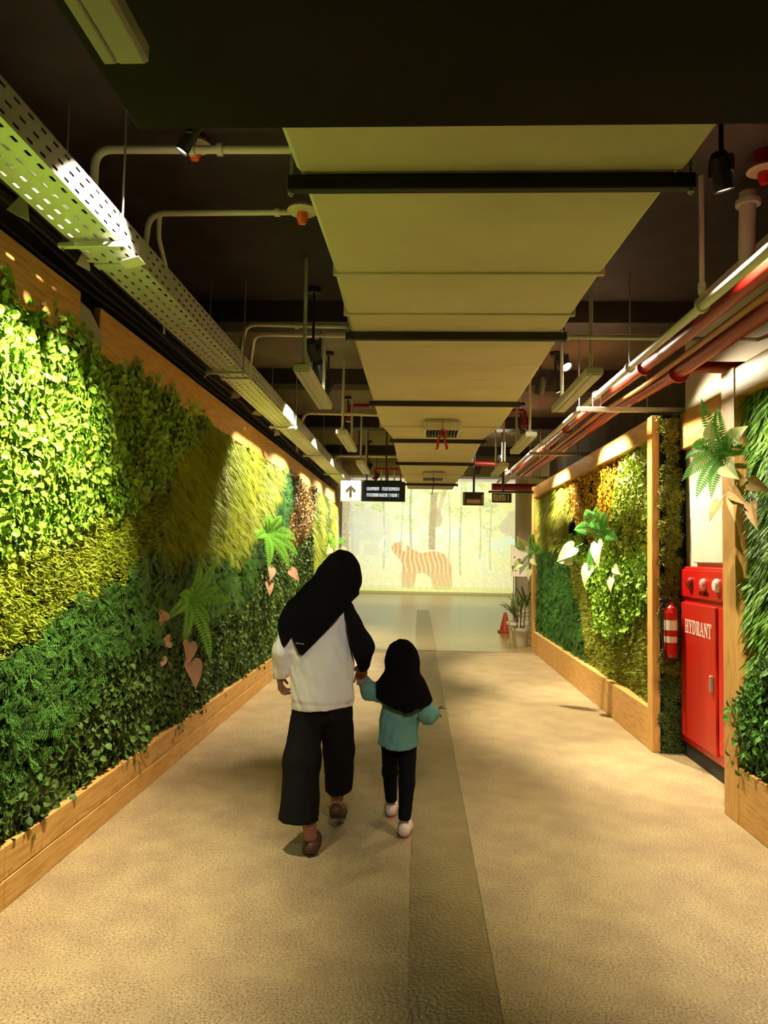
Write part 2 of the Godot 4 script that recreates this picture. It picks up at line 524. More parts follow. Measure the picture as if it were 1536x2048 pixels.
# ---------------------------------------------------------------- the room
func shell() -> void:
	var m := MB.new()
	m.box(Vector3(-2.5, -0.2, -12.62), Vector3(-0.015, 0.0, 5.0))
	m.box(Vector3(0.315, -0.2, -12.62), Vector3(2.6, 0.0, 5.0))
	m.box(Vector3(-0.015, -0.2, -12.62), Vector3(0.315, -0.004, 5.0))
	struct("floor", m, M.floor, "speckled tan floor of the corridor")
	m = MB.new()
	m.box(Vector3(-0.013, -0.0035, -12.6), Vector3(0.313, 0.0, 5.0))
	struct("trim_1", m, M.floor_dark, "darker olive strip running along the middle of the floor")
	m = MB.new()
	m.box(Vector3(-4.2, -0.2, -31.6), Vector3(5.4, 0.0, -12.66))
	struct("floor_far", m, M.floor_far, "smoother shiny floor in front of the mural").name = "floor_001"
	m = MB.new()
	m.box(Vector3(-2.5, -0.05, -12.66), Vector3(2.6, 0.002, -12.62))
	struct("trim_2", m, mat(srgb(120, 92, 50), 0.5), "dark joint strip across the floor")
	m = MB.new()
	m.box(Vector3(-0.02, 0.0, -22.0), Vector3(0.34, 0.002, -12.7))
	struct("trim_3", m, mat(srgb(150, 130, 84), 0.35), "darker strip on the far floor")
	m = MB.new()
	m.box(Vector3(-2.5, 3.7, -6.2), Vector3(2.8, 3.9, 5.0))
	struct("ceiling", m, M.ceiling, "dark painted slab ceiling")
	m = MB.new()
	m.box(Vector3(-2.5, 3.7, -17.2), Vector3(2.8, 3.9, -6.2))
	struct("ceiling", m, M.ceiling_mid, "grey-brown concrete ceiling farther along")
	m = MB.new()
	m.box(Vector3(-0.98, 3.02, -2.45), Vector3(2.3, 3.7, 0.6), 0.004)
	struct("ceiling_beam", m, M.beam, "dark dropped ceiling beam in front of the duct")
	for z in [-6.3, -8.6, -11.5, -14.6]:
		m = MB.new()
		m.box(Vector3(-2.2, 3.52, z - 0.15), Vector3(2.3, 3.7, z + 0.15))
		struct("ceiling_beam", m, M.ceiling, "shallow dark concrete rib across the ceiling")
	m = MB.new()
	m.box(Vector3(-2.5, 3.42, -17.4), Vector3(2.8, 4.8, -17.2))
	struct("trim_4", m, M.ceiling_far, "header where the corridor opens into the lobby")
	m = MB.new()
	m.box(Vector3(-4.2, 4.8, -31.6), Vector3(5.4, 5.0, -17.2))
	struct("ceiling_far", m, M.ceiling_far, "pale lobby ceiling").name = "ceiling_001"
	m = MB.new()
	m.box(Vector3(-2.5, 0, -17.2), Vector3(-2.1, 3.8, 5.0))
	struct("wall_left", m, M.wall_black, "dark wall behind the left foliage")
	m = MB.new()
	m.box(Vector3(-2.12, 0, -17.4), Vector3(-1.78, 3.8, -16.5), 0.01)
	struct("pillar", m, M.plaster, "beige pillar where the left wall ends")
	m = MB.new()
	m.box(Vector3(2.3, 0, -13.3), Vector3(2.7, 3.8, 5.0))
	struct("wall_right", m, M.wall_dark, "dark grey wall above the right panels")
	m = MB.new()
	m.box(Vector3(2.45, 0, -17.4), Vector3(2.8, 3.8, -13.2))
	struct("wall_right", m, M.plaster, "beige wall beside the potted plants").name = "wall_right_001"
	m = MB.new()
	m.box(Vector3(2.24, 0, -17.5), Vector3(2.7, 3.8, -16.9), 0.01)
	struct("pillar", m, M.plaster, "beige pillar where the right wall ends")
	m = MB.new()
	m.box(Vector3(-2.5, 0, 4.8), Vector3(2.7, 3.8, 5.0))
	struct("wall_back", m, M.wall_dark, "dark wall behind the camera")
	m = MB.new()
	m.box(Vector3(-4.2, 0, -31.6), Vector3(-4.0, 4.9, -17.2))
	m.box(Vector3(-4.2, 0, -17.4), Vector3(-2.1, 4.9, -17.2))
	struct("wall_left", m, M.plaster, "pale lobby wall on the left").name = "wall_left_001"
	m = MB.new()
	m.box(Vector3(5.2, 0, -31.6), Vector3(5.4, 4.9, -17.2))
	m.box(Vector3(2.6, 0, -17.4), Vector3(5.4, 4.9, -17.2))
	struct("wall_right", m, M.plaster, "pale lobby wall on the right").name = "wall_right_002"
	m = MB.new()
	m.box(Vector3(-4.2, 0, -31.7), Vector3(5.4, 4.9, -31.24))
	struct("wall_end", m, M.plaster, "wall behind the forest mural")

# the printed forest mural at the end: 7.7 x 4.5 m
func mural() -> void:
	var W := 900
	var H := 532
	var im := Image.create(W, H, false, Image.FORMAT_RGB8)
	var f := FastNoiseLite.new(); f.seed = 4; f.frequency = 0.011; f.fractal_octaves = 4
	var g := FastNoiseLite.new(); g.seed = 8; g.frequency = 0.05; g.fractal_octaves = 3
	var q := FastNoiseLite.new(); q.seed = 18; q.frequency = 0.006; q.fractal_octaves = 2
	# trunks: x, half width, top v, bottom v, r, g, b, strength
	var trunks := [[0.045, 0.024, 0.0, 0.8, 196, 178, 138, 0.75], [0.075, 0.01, 0.0, 0.75, 226, 210, 180, 0.5], [0.245, 0.004, 0.1, 0.8, 170, 176, 130, 0.6], [0.385, 0.007, 0.05, 0.72, 158, 170, 118, 0.6], [0.34, 0.004, 0.0, 0.7, 188, 190, 140, 0.5], [0.585, 0.004, 0.1, 0.8, 176, 182, 124, 0.6], [0.645, 0.007, 0.05, 0.85, 168, 176, 118, 0.5], [0.745, 0.005, 0.15, 0.7, 170, 180, 120, 0.45], [0.8, 0.006, 0.2, 0.8, 176, 184, 124, 0.35], [0.50, 0.021, 0.1, 0.62, 178, 160, 110, 0.85]]
	var tiger := PackedVector2Array([Vector2(0.285, 0.60), Vector2(0.30, 0.565), Vector2(0.335, 0.555), Vector2(0.36, 0.575), Vector2(0.395, 0.62), Vector2(0.44, 0.655), Vector2(0.50, 0.63), Vector2(0.55, 0.65), Vector2(0.585, 0.70), Vector2(0.60, 0.78), Vector2(0.605, 0.97), Vector2(0.575, 0.985), Vector2(0.555, 0.975), Vector2(0.54, 0.985), Vector2(0.505, 0.97), Vector2(0.49, 0.87), Vector2(0.455, 0.83), Vector2(0.42, 0.84), Vector2(0.405, 0.965), Vector2(0.375, 0.975), Vector2(0.36, 0.96), Vector2(0.345, 0.97), Vector2(0.34, 0.86), Vector2(0.345, 0.76), Vector2(0.32, 0.69), Vector2(0.29, 0.64)])
	var white := Color(0.97, 0.97, 0.88)
	for y in H:
		var v := (y + 0.5) / H
		for x in W:
			var u := (x + 0.5) / W
			var n := f.get_noise_2d(x, y)
			var k := g.get_noise_2d(x, y)
			var s := q.get_noise_2d(x + 300, y)
			# misty backdrop, leafier and yellower up and to the right
			var c := Color(0.86, 0.89, 0.74).lerp(Color(0.90, 0.90, 0.58), clampf(u * 1.1 - 0.15 + s, 0, 1))
			c = c.lerp(Color(0.80, 0.90, 0.88), clampf(1.0 - absf(v - 0.5) * 4.0, 0, 1) * clampf(0.3 + s * 1.5, 0, 1) * 0.9)
			c = c.lerp(Color(0.70, 0.76, 0.42), clampf((n - 0.02) * 2.2, 0, 1) * clampf(1.15 - v * 1.3, 0, 1))
			c = c.lerp(white, clampf((k + n * 0.6 - 0.08) * 1.8, 0, 1) * (0.55 if v < 0.85 else 0.2))
			# understory
			if v > 0.62: c = c.lerp(Color(0.86, 0.86, 0.62).lerp(Color(0.92, 0.90, 0.74), clampf(k * 2.0 + 0.5, 0, 1)), clampf((v - 0.62) * 3.0, 0, 0.8))
			for t in trunks:
				var cx: float = t[0] + 0.004 * sin(v * 7.0 + t[0] * 40.0)
				var d := absf(u - cx) / float(t[1])
				if d < 1.0 and v > float(t[2]) and v < float(t[3]):
					var bark := 0.9 + 0.18 * k
					c = c.lerp(Color(t[4] / 255.0, t[5] / 255.0, t[6] / 255.0) * bark, float(t[7]) * clampf((1.0 - d) * 3.0, 0, 1))
			# bare fork and burl of the thick middle tree
			var bu := Vector2((u - 0.515) / 0.034, (v - 0.335) / 0.085)
			if bu.length() < 1.0 + 0.3 * k: c = c.lerp(Color(0.66, 0.58, 0.42), 0.6)
			if absf(u - (0.52 + (0.33 - v) * 0.16)) < 0.012 and v < 0.33 and v > 0.05: c = c.lerp(Color(0.70, 0.62, 0.44), 0.55)
			# elephant: body, head with ear, trunk, legs
			var el := 0.0
			if Vector2((u - 0.135) / 0.085, (v - 0.40) / 0.15).length() < 1.0: el = 1.0
			if Vector2((u - 0.225) / 0.06, (v - 0.42) / 0.13).length() < 1.0: el = 1.0
			if absf(u - 0.252 - 0.012 * sin(v * 14.0)) < 0.018 and v > 0.42 and v < 0.70: el = 1.0
			if (absf(u - 0.095) < 0.022 or absf(u - 0.165) < 0.022 or absf(u - 0.205) < 0.02) and v > 0.44 and v < 0.68: el = 1.0
			if el > 0.0:
				c = c.lerp(Color(0.80, 0.80, 0.74) * (0.96 + 0.3 * n), 0.25 + 0.4 * clampf(0.5 + n * 1.6, 0, 1))
				if Vector2((u - 0.20) / 0.03, (v - 0.40) / 0.085).length() < 1.0: c = c.lerp(Color(0.86, 0.85, 0.79), 0.5)
			if absf(u - 0.238 + (v - 0.55) * 0.16) < 0.006 and v > 0.50 and v < 0.62: c = Color(0.97, 0.96, 0.88)
			# grey misted bush at the upper right
			if Vector2((u - 0.95) / 0.09, (v - 0.37) / 0.15).length() < 1.0 + 0.5 * n: c = c.lerp(Color(0.80, 0.76, 0.60), 0.85)
			# tiger with pale stripes
			if u > 0.28 and u < 0.61 and v > 0.54 and Geometry2D.is_point_in_polygon(Vector2(u, v), tiger):
				c = Color(0.83, 0.66, 0.40) * (0.98 + 0.14 * k)
				c = c.lerp(Color(0.82, 0.73, 0.50), clampf((v - 0.70) * 3.5, 0, 0.9))
				var st := sin((u * 1.0 + (v - 0.7) * 0.10 * sin(u * 9.0) + 0.004 * sin(v * 31.0 + u * 12.0)) * 265.0 + n * 1.2)
				var where_ := 1.0 if absf(v - 0.72) < 0.11 else (0.6 if v < 0.61 else 0.3)
				if st > 0.72 + 0.3 * k: c = c.lerp(Color(0.95, 0.90, 0.74), 0.7 * where_)
				elif st < -0.9: c = c.lerp(Color(0.62, 0.50, 0.32), 0.35 * where_)
			if Vector2((u - 0.352) / 0.012, (v - 0.60) / 0.04).length() < 1.0: c = c.lerp(Color(0.96, 0.92, 0.80), 0.8)
			if v > 0.95 and k + (v - 0.95) * 6.0 > 0.1: c = c.lerp(Color(0.80, 0.82, 0.40), 0.7)
			c = c.lerp(Color(0.97, 0.96, 0.86), 0.10)
			im.set_pixel(x, y, Color(clampf(c.r, 0, 1), clampf(c.g, 0, 1), clampf(c.b, 0, 1)))
	var mm := mat(Color.WHITE, 0.55, 0.0, 0.3)
	mm.albedo_texture = ImageTexture.create_from_image(im)
	var lo := Vector3(-3.36, 0.10, -31.0)
	var hi := Vector3(4.55, 4.66, -31.0)
	var t := thing("forest_mural", "large printed forest mural with tiger, elephant and tree trunks at the corridor's end", "mural", Vector3(0.6, 0.0, -31.05))
	var m := MB.new()
	m.box(Vector3(lo.x - 0.6, lo.y, -31.2) - t.position, Vector3(hi.x + 0.6, hi.y, -31.012) - t.position, 0.01)
	part("panel_board", m, M.white_paint, t)
	m = MB.new()
	var z := Vector3(0, 0, 1)
	var a := Vector3(lo.x, lo.y, -31.0) - t.position
	var b := Vector3(hi.x, lo.y, -31.0) - t.position
	var c2 := Vector3(hi.x, hi.y, -31.0) - t.position
	var d2 := Vector3(lo.x, hi.y, -31.0) - t.position
	m.tri(a, b, c2, z, z, z, Vector2(0, 1), Vector2(1, 1), Vector2(1, 0))
	m.tri(a, c2, d2, z, z, z, Vector2(0, 1), Vector2(1, 0), Vector2(0, 0))
	m.box(Vector3(lo.x, lo.y, -31.011) - t.position, Vector3(hi.x, hi.y, -31.001) - t.position)
	part("printed_sheet", m, mm, t)
	m = MB.new()
	m.box(Vector3(lo.x - 0.6, 0.0, -31.2) - t.position, Vector3(hi.x + 0.6, 0.1, -30.98) - t.position, 0.005)
	part("plinth", m, mat(srgb(150, 140, 60), 0.5), t)

# ---------------------------------------------------------------- foliage
func leaf(m: MB, base: Vector3, dir: Vector3, nrm: Vector3, L: float, Wd: float, fold := 0.25, bend := 0.2) -> void:
	dir = dir.normalized()
	var side := dir.cross(nrm).normalized()
	var up := side.cross(dir).normalized()
	var mid := base + dir * L * 0.5 + up * L * 0.06
	var tip := base + dir * L - up * L * bend
	var l := base + dir * L * 0.42 + side * Wd * 0.5 + up * Wd * fold
	var r := base + dir * L * 0.42 - side * Wd * 0.5 + up * Wd * fold
	m.flat(base, l, mid, up); m.flat(base, mid, r, up)
	m.flat(l, tip, mid, up); m.flat(mid, tip, r, up)

func leaf_round(m: MB, base: Vector3, dir: Vector3, nrm: Vector3, L: float, Wd: float) -> void:
	dir = dir.normalized()
	var side := dir.cross(nrm).normalized()
	var up := side.cross(dir).normalized()
	var spine := [base, base + dir * L * 0.3 + up * L * 0.05, base + dir * L * 0.68 + up * L * 0.04, base + dir * L - up * L * 0.1]
	for s in [-1.0, 1.0]:
		var e1: Vector3 = base + dir * L * 0.24 + side * s * Wd * 0.46 + up * Wd * 0.2
		var e2: Vector3 = base + dir * L * 0.66 + side * s * Wd * 0.44 + up * Wd * 0.17
		m.flat(spine[0], e1, spine[1], up); m.flat(e1, e2, spine[1], up)
		m.flat(spine[1], e2, spine[2], up); m.flat(e2, spine[3], spine[2], up)

func rnd_dir(spread: float) -> Vector3:
	var a := rng.randf() * TAU
	var s := sqrt(rng.randf()) * spread
	return Vector3(cos(a) * s, sin(a) * s, 1.0).normalized()

func cluster(kind: String) -> ArrayMesh:
	var m := MB.new()
	match kind:
		"round":
			for k in 11:
				var p := Vector3(rng.randf_range(-0.035, 0.035), rng.randf_range(-0.035, 0.035), rng.randf_range(-0.01, 0.03))
				m.c = Color(1, 1, 1) * rng.randf_range(0.75, 1.2)
				var a := rng.randf() * TAU
				leaf_round(m, p, Vector3(cos(a), sin(a), rng.randf_range(0.1, 0.9)), Vector3(0, 0, 1) + Vector3(cos(a), sin(a), 0) * -0.4, rng.randf_range(0.028, 0.042), rng.randf_range(0.022, 0.032))
		"moss":
			for k in 22:
				var p := Vector3(rng.randf_range(-0.03, 0.03), rng.randf_range(-0.03, 0.03), -0.01)
				m.c = Color(1, 1, 1) * rng.randf_range(0.75, 1.2)
				var d := rnd_dir(1.1)
				leaf(m, p, d, Vector3(rng.randf_range(-1, 1), rng.randf_range(-1, 1), 0.4), rng.randf_range(0.03, 0.055), 0.010)
		"fern":
			for k in 6:
				var a := rng.randf() * TAU
				var d := Vector3(cos(a) * 0.9, sin(a) * 0.9, rng.randf_range(0.4, 1.0)).normalized()
				var sd := d.cross(Vector3(0, 0, 1)).normalized()
				m.c = Color(1, 1, 1) * rng.randf_range(0.75, 1.2)
				for j in 6:
					var p := d * (0.012 + j * 0.009)
					for s in [-1.0, 1.0]:
						leaf(m, p, sd * s + d * 0.5, Vector3(0, 0, 1), 0.024 - j * 0.002, 0.009, 0.1)
		"grass":
			for k in 16:
				var p := Vector3(rng.randf_range(-0.04, 0.04), rng.randf_range(-0.03, 0.05), 0.0)
				m.c = Color(1, 1, 1) * rng.randf_range(0.65, 1.25)
				var d := Vector3(rng.randf_range(-0.25, 0.25), -1.0, rng.randf_range(0.15, 0.55))
				leaf(m, p, d, Vector3(rng.randf_range(-0.6, 0.6), 0.2, 1), rng.randf_range(0.07, 0.14), 0.011, 0.2, -0.1)
		"flower":
			for k in 7:
				var p := Vector3(rng.randf_range(-0.04, 0.04), rng.randf_range(-0.04, 0.04), rng.randf_range(0.0, 0.03))
				m.c = Color(1, 1, 1) * rng.randf_range(0.8, 1.15)
				var nn := rnd_dir(0.6)
				var sx := nn.cross(Vector3.UP).normalized()
				var sy := sx.cross(nn)
				for j in 5:
					var a := TAU * j / 5.0 + k
					leaf(m, p, sx * cos(a) + sy * sin(a) + nn * 0.35, nn, 0.016, 0.013, 0.1)
			for k in 6:
				var a := rng.randf() * TAU
				m.c = Color(0.09, 0.07, 0.25)
				leaf(m, Vector3(cos(a), sin(a), 0) * 0.02, Vector3(cos(a), sin(a), 0.3), Vector3(0, 0, 1), 0.035, 0.015)
	return m.mesh()

var CL := {}
var leaf_mat: StandardMaterial3D
func foliage(parent: Node3D, called: String, label: String, poly: PackedVector2Array, x: float, side: float, kind: String, pitch: float, col: Color, vari := 0.25, size := 1.0, bulge := 0.03, axis_z := false, tile := 0.0) -> void:
	# fills a wall polygon (z, y) with leaf clusters; side = +1 faces +x. axis_z: the wall faces +z and the polygon is (x, y)
	if not CL.has(kind): CL[kind] = cluster(kind)
	if leaf_mat == null:
		leaf_mat = mat(Color.WHITE, 0.5, 0.0, 0.4)
		leaf_mat.vertex_color_use_as_albedo = true
		leaf_mat.backlight_enabled = true
		leaf_mat.backlight = Color(0.25, 0.25, 0.25)
	var lo := poly[0]
	var hi := poly[0]
	for p in poly:
		lo = lo.min(p); hi = hi.max(p)
	var nf := FastNoiseLite.new()
	nf.seed = called.hash() & 0xffff; nf.frequency = 1.6
	var xs: Array[Transform3D] = []
	var cs: Array[Color] = []
	var y := lo.y
	while y < hi.y:
		var z := lo.x
		while z < hi.x:
			var p := Vector2(z + rng.randf_range(-0.5, 0.5) * pitch, y + rng.randf_range(-0.5, 0.5) * pitch)
			var q := p + Vector2(nf.get_noise_2d(p.x * 3.0, p.y * 3.0), nf.get_noise_2d(p.y * 3.0 + 90.0, p.x * 3.0)) * 0.10
			if Geometry2D.is_point_in_polygon(q, poly):
				var dep := nf.get_noise_2d(p.x, p.y) * bulge + rng.randf_range(-0.012, 0.012)
				var sc := size * rng.randf_range(0.8, 1.25)
				if tile > 0.0:
					var e := minf(absf(fposmod(p.x, tile) - tile * 0.5), absf(fposmod(p.y, tile * 0.5) - tile * 0.25))
					if e < 0.02: dep -= 0.03; sc *= 0.8
				var roll := rng.randf_range(-0.35, 0.35) if kind == "grass" else rng.randf() * TAU
				var B: Basis
				if axis_z: B = Basis()
				else: B = Basis(Vector3(0, 0, -side), Vector3.UP, Vector3(side, 0, 0))
				B = B * Basis(Vector3(0, 0, 1), roll) * Basis(Vector3(1, 0, 0), rng.randf_range(-0.3, 0.3))
				var at := Vector3(p.x, p.y, x + dep) if axis_z else Vector3(x + side * dep, p.y, p.x)
				xs.append(Transform3D(B.scaled_local(Vector3.ONE * sc), at - parent.position))
				var br := 1.0 + rng.randf_range(-vari, vari) + nf.get_noise_2d(p.x * 0.7 + 31.0, p.y * 0.7) * 0.25
				cs.append(Color(col.r * br * rng.randf_range(0.9, 1.1), col.g * br, col.b * br, 1.0))
			z += pitch
		y += pitch
	var mm := MultiMesh.new()
	mm.transform_format = MultiMesh.TRANSFORM_3D
	mm.use_colors = true
	mm.mesh = CL[kind]
	mm.instance_count = xs.size()
	for i in xs.size():
		mm.set_instance_transform(i, xs[i])
		mm.set_instance_color(i, cs[i])
	var o := MultiMeshInstance3D.new()
	o.name = called
	o.multimesh = mm
	o.material_override = leaf_mat
	o.set_meta("kind", "stuff")
	o.set_meta("label", label)
	parent.add_child(o, true)

func PV(a: Array) -> PackedVector2Array:
	var out := PackedVector2Array()
	for i in range(0, a.size(), 2): out.append(Vector2(a[i], a[i + 1]))
	return out

# a fern frond: midrib and paired leaflets, drooping along a curve
func frond(root: Vector3, dir: Vector3, out: Vector3, L: float, droop: float, Wd: float) -> MB:
	var m := MB.new()
	var pts := []
	for i in 13:
		var t := i / 12.0
		pts.append(root + dir * L * t + out * L * 0.22 * sin(t * 2.4) + Vector3.DOWN * droop * L * t * t)
	m.tube(pts, 0.0035, 5, 0.001)
	var n := 21
	for i in range(1, n + 1):
		var t := float(i) / (n + 0.5)
		var f := t * 12.0
		var k := int(f)
		var p: Vector3 = pts[k].lerp(pts[mini(k + 1, 12)], f - k)
		var tg: Vector3 = (pts[mini(k + 1, 12)] - pts[k]).normalized() if k < 12 else dir
		var sd := tg.cross(out).normalized()
		var w := Wd * sin(PI * minf(1.0, 0.22 + t * 0.78)) * 1.05
		for s in [-1.0, 1.0]:
			leaf_round(m, p, sd * s + tg * 0.3, out, w, L / n * 1.0)
	return m

# a broad heart-shaped leaf on a stalk
func heart(root: Vector3, dir: Vector3, out: Vector3, L: float, Wd: float, stalk := 0.08) -> MB:
	var m := MB.new()
	dir = dir.normalized()
	var sd := dir.cross(out).normalized()
	var up := sd.cross(dir).normalized()
	var b := root + dir * stalk + out * stalk * 0.6
	m.tube([root, root + dir * stalk * 0.5 + out * stalk * 0.4, b], 0.003, 5)
	var prof := [[-0.16, 0.24], [-0.10, 0.42], [0.05, 0.5], [0.25, 0.46], [0.5, 0.32], [0.75, 0.16], [1.0, 0.0]]
	var last_c := b
	var last_l := b
	var last_r := b
	for i in prof.size():
		var t: float = prof[i][0]
		var w: float = prof[i][1] * Wd
		var c := b + dir * L * t + up * 0.10 * L * sin(maxf(t, 0.0) * 2.6) if t >= 0.0 else b
		var e := b + dir * L * t + up * (0.10 * L * sin(maxf(t, 0.0) * 2.6) + w * 0.28)
		var l := e + sd * w
		var r := e - sd * w
		if i > 0:
			m.quad(last_l, l, c, last_c, up)
			m.quad(last_r, r, c, last_c, up)
		last_c = c; last_l = l; last_r = r
	return m

func wall_plant(called: String, label: String, at: Vector3, out: Vector3, fronds: Array, hearts: Array, fm: Material, hm: Material, hname := "leaf") -> Node3D:
	# fronds: [along-wall z, y, length, droop, width]; hearts: [offset z, offset y, dir z, dir y, length, width]
	var t := thing(called, label, "plant", at)
	var sm := MB.new()
	sm.tube([-out * 0.16, out * 0.03], 0.012, 6)
	part("stem", sm, M.backing, t)
	var face := (out * 0.8 + Vector3(0, 0.1, 0.6)).normalized()
	var zz := (Vector3(0, 0, 1) - face * face.z).normalized()
	for f in fronds:
		var d: Vector3 = (zz * float(f[0]) + Vector3.UP * float(f[1])).normalized()
		part("frond", frond(out * 0.07, (d + face * 0.25).normalized(), face, f[2], f[3], f[4]), fm, t)
	for h in hearts:
		part(hname, heart(zz * float(h[0]) + Vector3.UP * float(h[1]) + out * 0.14, zz * float(h[2]) + Vector3.UP * float(h[3]) + face * 0.2, face, h[4], h[5]), hm, t)
	return t

func strap_leaf(root: Vector3, dir: Vector3, L: float, Wd: float, droop: float) -> MB:
	# a long narrow arching leaf, folded along the midrib
	var m := MB.new()
	var last := []
	for i in 9:
		var t := i / 8.0
		var p := root + dir * L * t + Vector3.DOWN * droop * L * t * t
		var tg := (dir + Vector3.DOWN * droop * 2.0 * t).normalized()
		var sd := tg.cross(Vector3.UP).normalized()
		var up := sd.cross(tg)
		var w := Wd * (0.35 + 0.65 * sin(PI * minf(1.0, 0.2 + 0.8 * t)))
		if i == 8: w = 0.001
		var row := [p - sd * w + up * w * 0.4, p, p + sd * w + up * w * 0.4]
		if i > 0:
			m.quad(last[0], last[1], row[1], row[0], up); m.quad(last[1], last[2], row[2], row[1], up)
		last = row
	return m

func left_wall() -> void:
	# the living wall: mats of artificial leaves of several kinds on one backing
	var t := thing("living_wall", "long green wall of artificial foliage in lime, yellow and dark green patches along the left side", "green wall", Vector3(-1.95, 0.0, -8.0))
	var m := MB.new()
	m.box(Vector3(-2.1, 0.2, -16.45) - t.position, Vector3(-1.88, 2.78, 2.5) - t.position)
	part("backing_board", m, M.backing, t)
	var X := -1.86
	foliage(t, "lime_leaf_foliage", "bright lime rounded leaves at the upper near end", PV([0.5, 2.74, 0.5, 1.3, -1.5, 1.45, -3.2, 1.55, -3.63, 1.62, -4.81, 1.88, -5.49, 2.22, -6.31, 2.74]), X, 1.0, "round", 0.040, Color(0.24, 0.44, 0.035), 0.3, 1.15, 0.05)
	foliage(t, "yellow_moss_foliage", "fine yellow-green moss band below the lime leaves", PV([0.5, 1.3, -1.5, 1.45, -3.2, 1.55, -3.63, 1.62, -4.81, 1.88, -5.49, 2.22, -5.3, 1.53, -5.13, 1.52, -4.18, 1.3, -3.48, 1.15, -3.23, 1.11, 0.5, 0.75]), X, 1.0, "moss", 0.042, Color(0.37, 0.46, 0.025), 0.25, 1.1, 0.04)
	foliage(t, "drooping_grass_foliage", "yellow drooping grass in the middle", PV([-5.49, 2.22, -6.31, 2.74, -10.05, 2.74, -9.75, 2.28, -7.84, 1.55, -6.51, 1.53, -5.3, 1.53]), X, 1.0, "grass", 0.052, Color(0.40, 0.48, 0.03), 0.2, 1.05, 0.03)
	foliage(t, "green_fern_foliage", "dark green feathery foliage", PV([0.5, 0.75, -3.23, 1.11, -3.48, 1.15, -4.18, 1.3, -5.13, 1.55, -6.51, 1.53, -7.84, 1.55, -8.6, 1.44, -8.13, 1.06, -6.57, 0.94, -4.65, 0.96, -3.83, 0.6, -3.29, 0.39, 0.5, 0.24]), X, 1.0, "fern", 0.040, Color(0.075, 0.20, 0.03), 0.25, 1.1, 0.04, false, 0.5)
	foliage(t, "blue_green_foliage", "blue-green fine foliage", PV([-10.05, 2.74, -10.89, 2.74, -10.94, 2.36, -10.19, 1.76, -8.6, 1.44, -7.84, 1.55, -9.75, 2.28]), X, 1.0, "fern", 0.055, Color(0.06, 0.17, 0.05), 0.2, 1.3, 0.03)
	foliage(t, "brown_foliage", "brown dried-looking foliage", PV([-10.89, 2.74, -13.02, 2.74, -12.83, 1.99, -11.05, 1.63, -10.19, 1.76, -10.94, 2.36]), X, 1.0, "round", 0.055, Color(0.26, 0.17, 0.06), 0.35, 1.2, 0.03)
	foliage(t, "boxwood_foliage", "dark glossy boxwood leaves along the bottom", PV([0.5, 0.26, -3.29, 0.39, -3.83, 0.6, -4.65, 0.96, -6.57, 0.94, -8.13, 1.06, -8.6, 1.44, -10.19, 1.76, -11.05, 1.63, -12.83, 1.99, -13.0, 1.2, -12.5, 0.24, 0.5, 0.22]), X, 1.0, "round", 0.044, Color(0.075, 0.14, 0.025), 0.4, 1.2, 0.05)
	foliage(t, "lime_grass_foliage", "bright lime foliage at the far end", PV([-13.02, 2.74, -16.4, 2.74, -16.4, 0.26, -12.5, 0.24, -13.0, 1.2, -12.83, 1.99]), X, 1.0, "grass", 0.075, Color(0.34, 0.42, 0.03), 0.25, 1.4, 0.03)
	# plants hung on the wall
	var fm := mat(srgb(122, 190, 62), 0.5)
	fm.backlight_enabled = true; fm.backlight = Color(0.3, 0.4, 0.1)
	var pink := mat(srgb(196, 152, 124), 0.6)
	pink.backlight_enabled = true; pink.backlight = Color(0.25, 0.2, 0.18)
	var hl := [[0.10, -0.22, 0.25, -0.8, 0.17, 0.13], [0.30, -0.16, 0.5, 0.6, 0.14, 0.11], [0.30, -0.30, 0.6, -0.5, 0.15, 0.11], [0.10, -0.36, -0.05, -1.0, 0.20, 0.16], [0.22, -0.24, 0.9, -0.1, 0.13, 0.10]]
	wall_plant("hanging_fern", "bright green fern with five pinkish-tan broad leaves on the near left foliage", Vector3(-1.80, 1.20, -5.65), Vector3(1, 0, 0), [[-0.42, 1.0, 0.36, 0.0, 0.048], [0.05, 1.0, 0.33, 0.0, 0.045], [0.75, 0.8, 0.24, 0.5, 0.05], [1.0, 0.15, 0.30, 0.55, 0.055], [-1.0, 0.02, 0.34, 0.12, 0.05], [-1.0, 0.55, 0.26, 0.1, 0.045], [0.55, -1.0, 0.30, 0.2, 0.055], [-0.16, -1.0, 0.46, 0.05, 0.06], [-0.75, -0.7, 0.2, 0.2, 0.04]], hl, fm, pink, "broad_leaf")
	var mix := mat(srgb(176, 196, 132), 0.5)
	mix.backlight_enabled = true; mix.backlight = Color(0.25, 0.3, 0.2)
	wall_plant("hanging_fern", "fern with pale tan leaves on the left foliage, below the yellow drooping grass", Vector3(-1.80, 1.80, -8.5), Vector3(1, 0, 0), [[0.5, 1.0, 0.34, 0.3, 0.07], [-0.4, 1.0, 0.32, 0.3, 0.07], [1.0, 0.2, 0.32, 0.4, 0.07], [-1.0, 0.2, 0.36, 0.5, 0.08], [0.3, -1.0, 0.36, 0.2, 0.08], [-0.5, -0.8, 0.40, 0.2, 0.08], [-1.0, -0.5, 0.40, 0.3, 0.07]], [[0.05, -0.32, 0.3, -0.8, 0.17, 0.13], [-0.18, -0.38, -0.5, -0.7, 0.17, 0.13], [0.10, -0.48, 0.1, -1.0, 0.15, 0.12]], fm, pink, "broad_leaf")
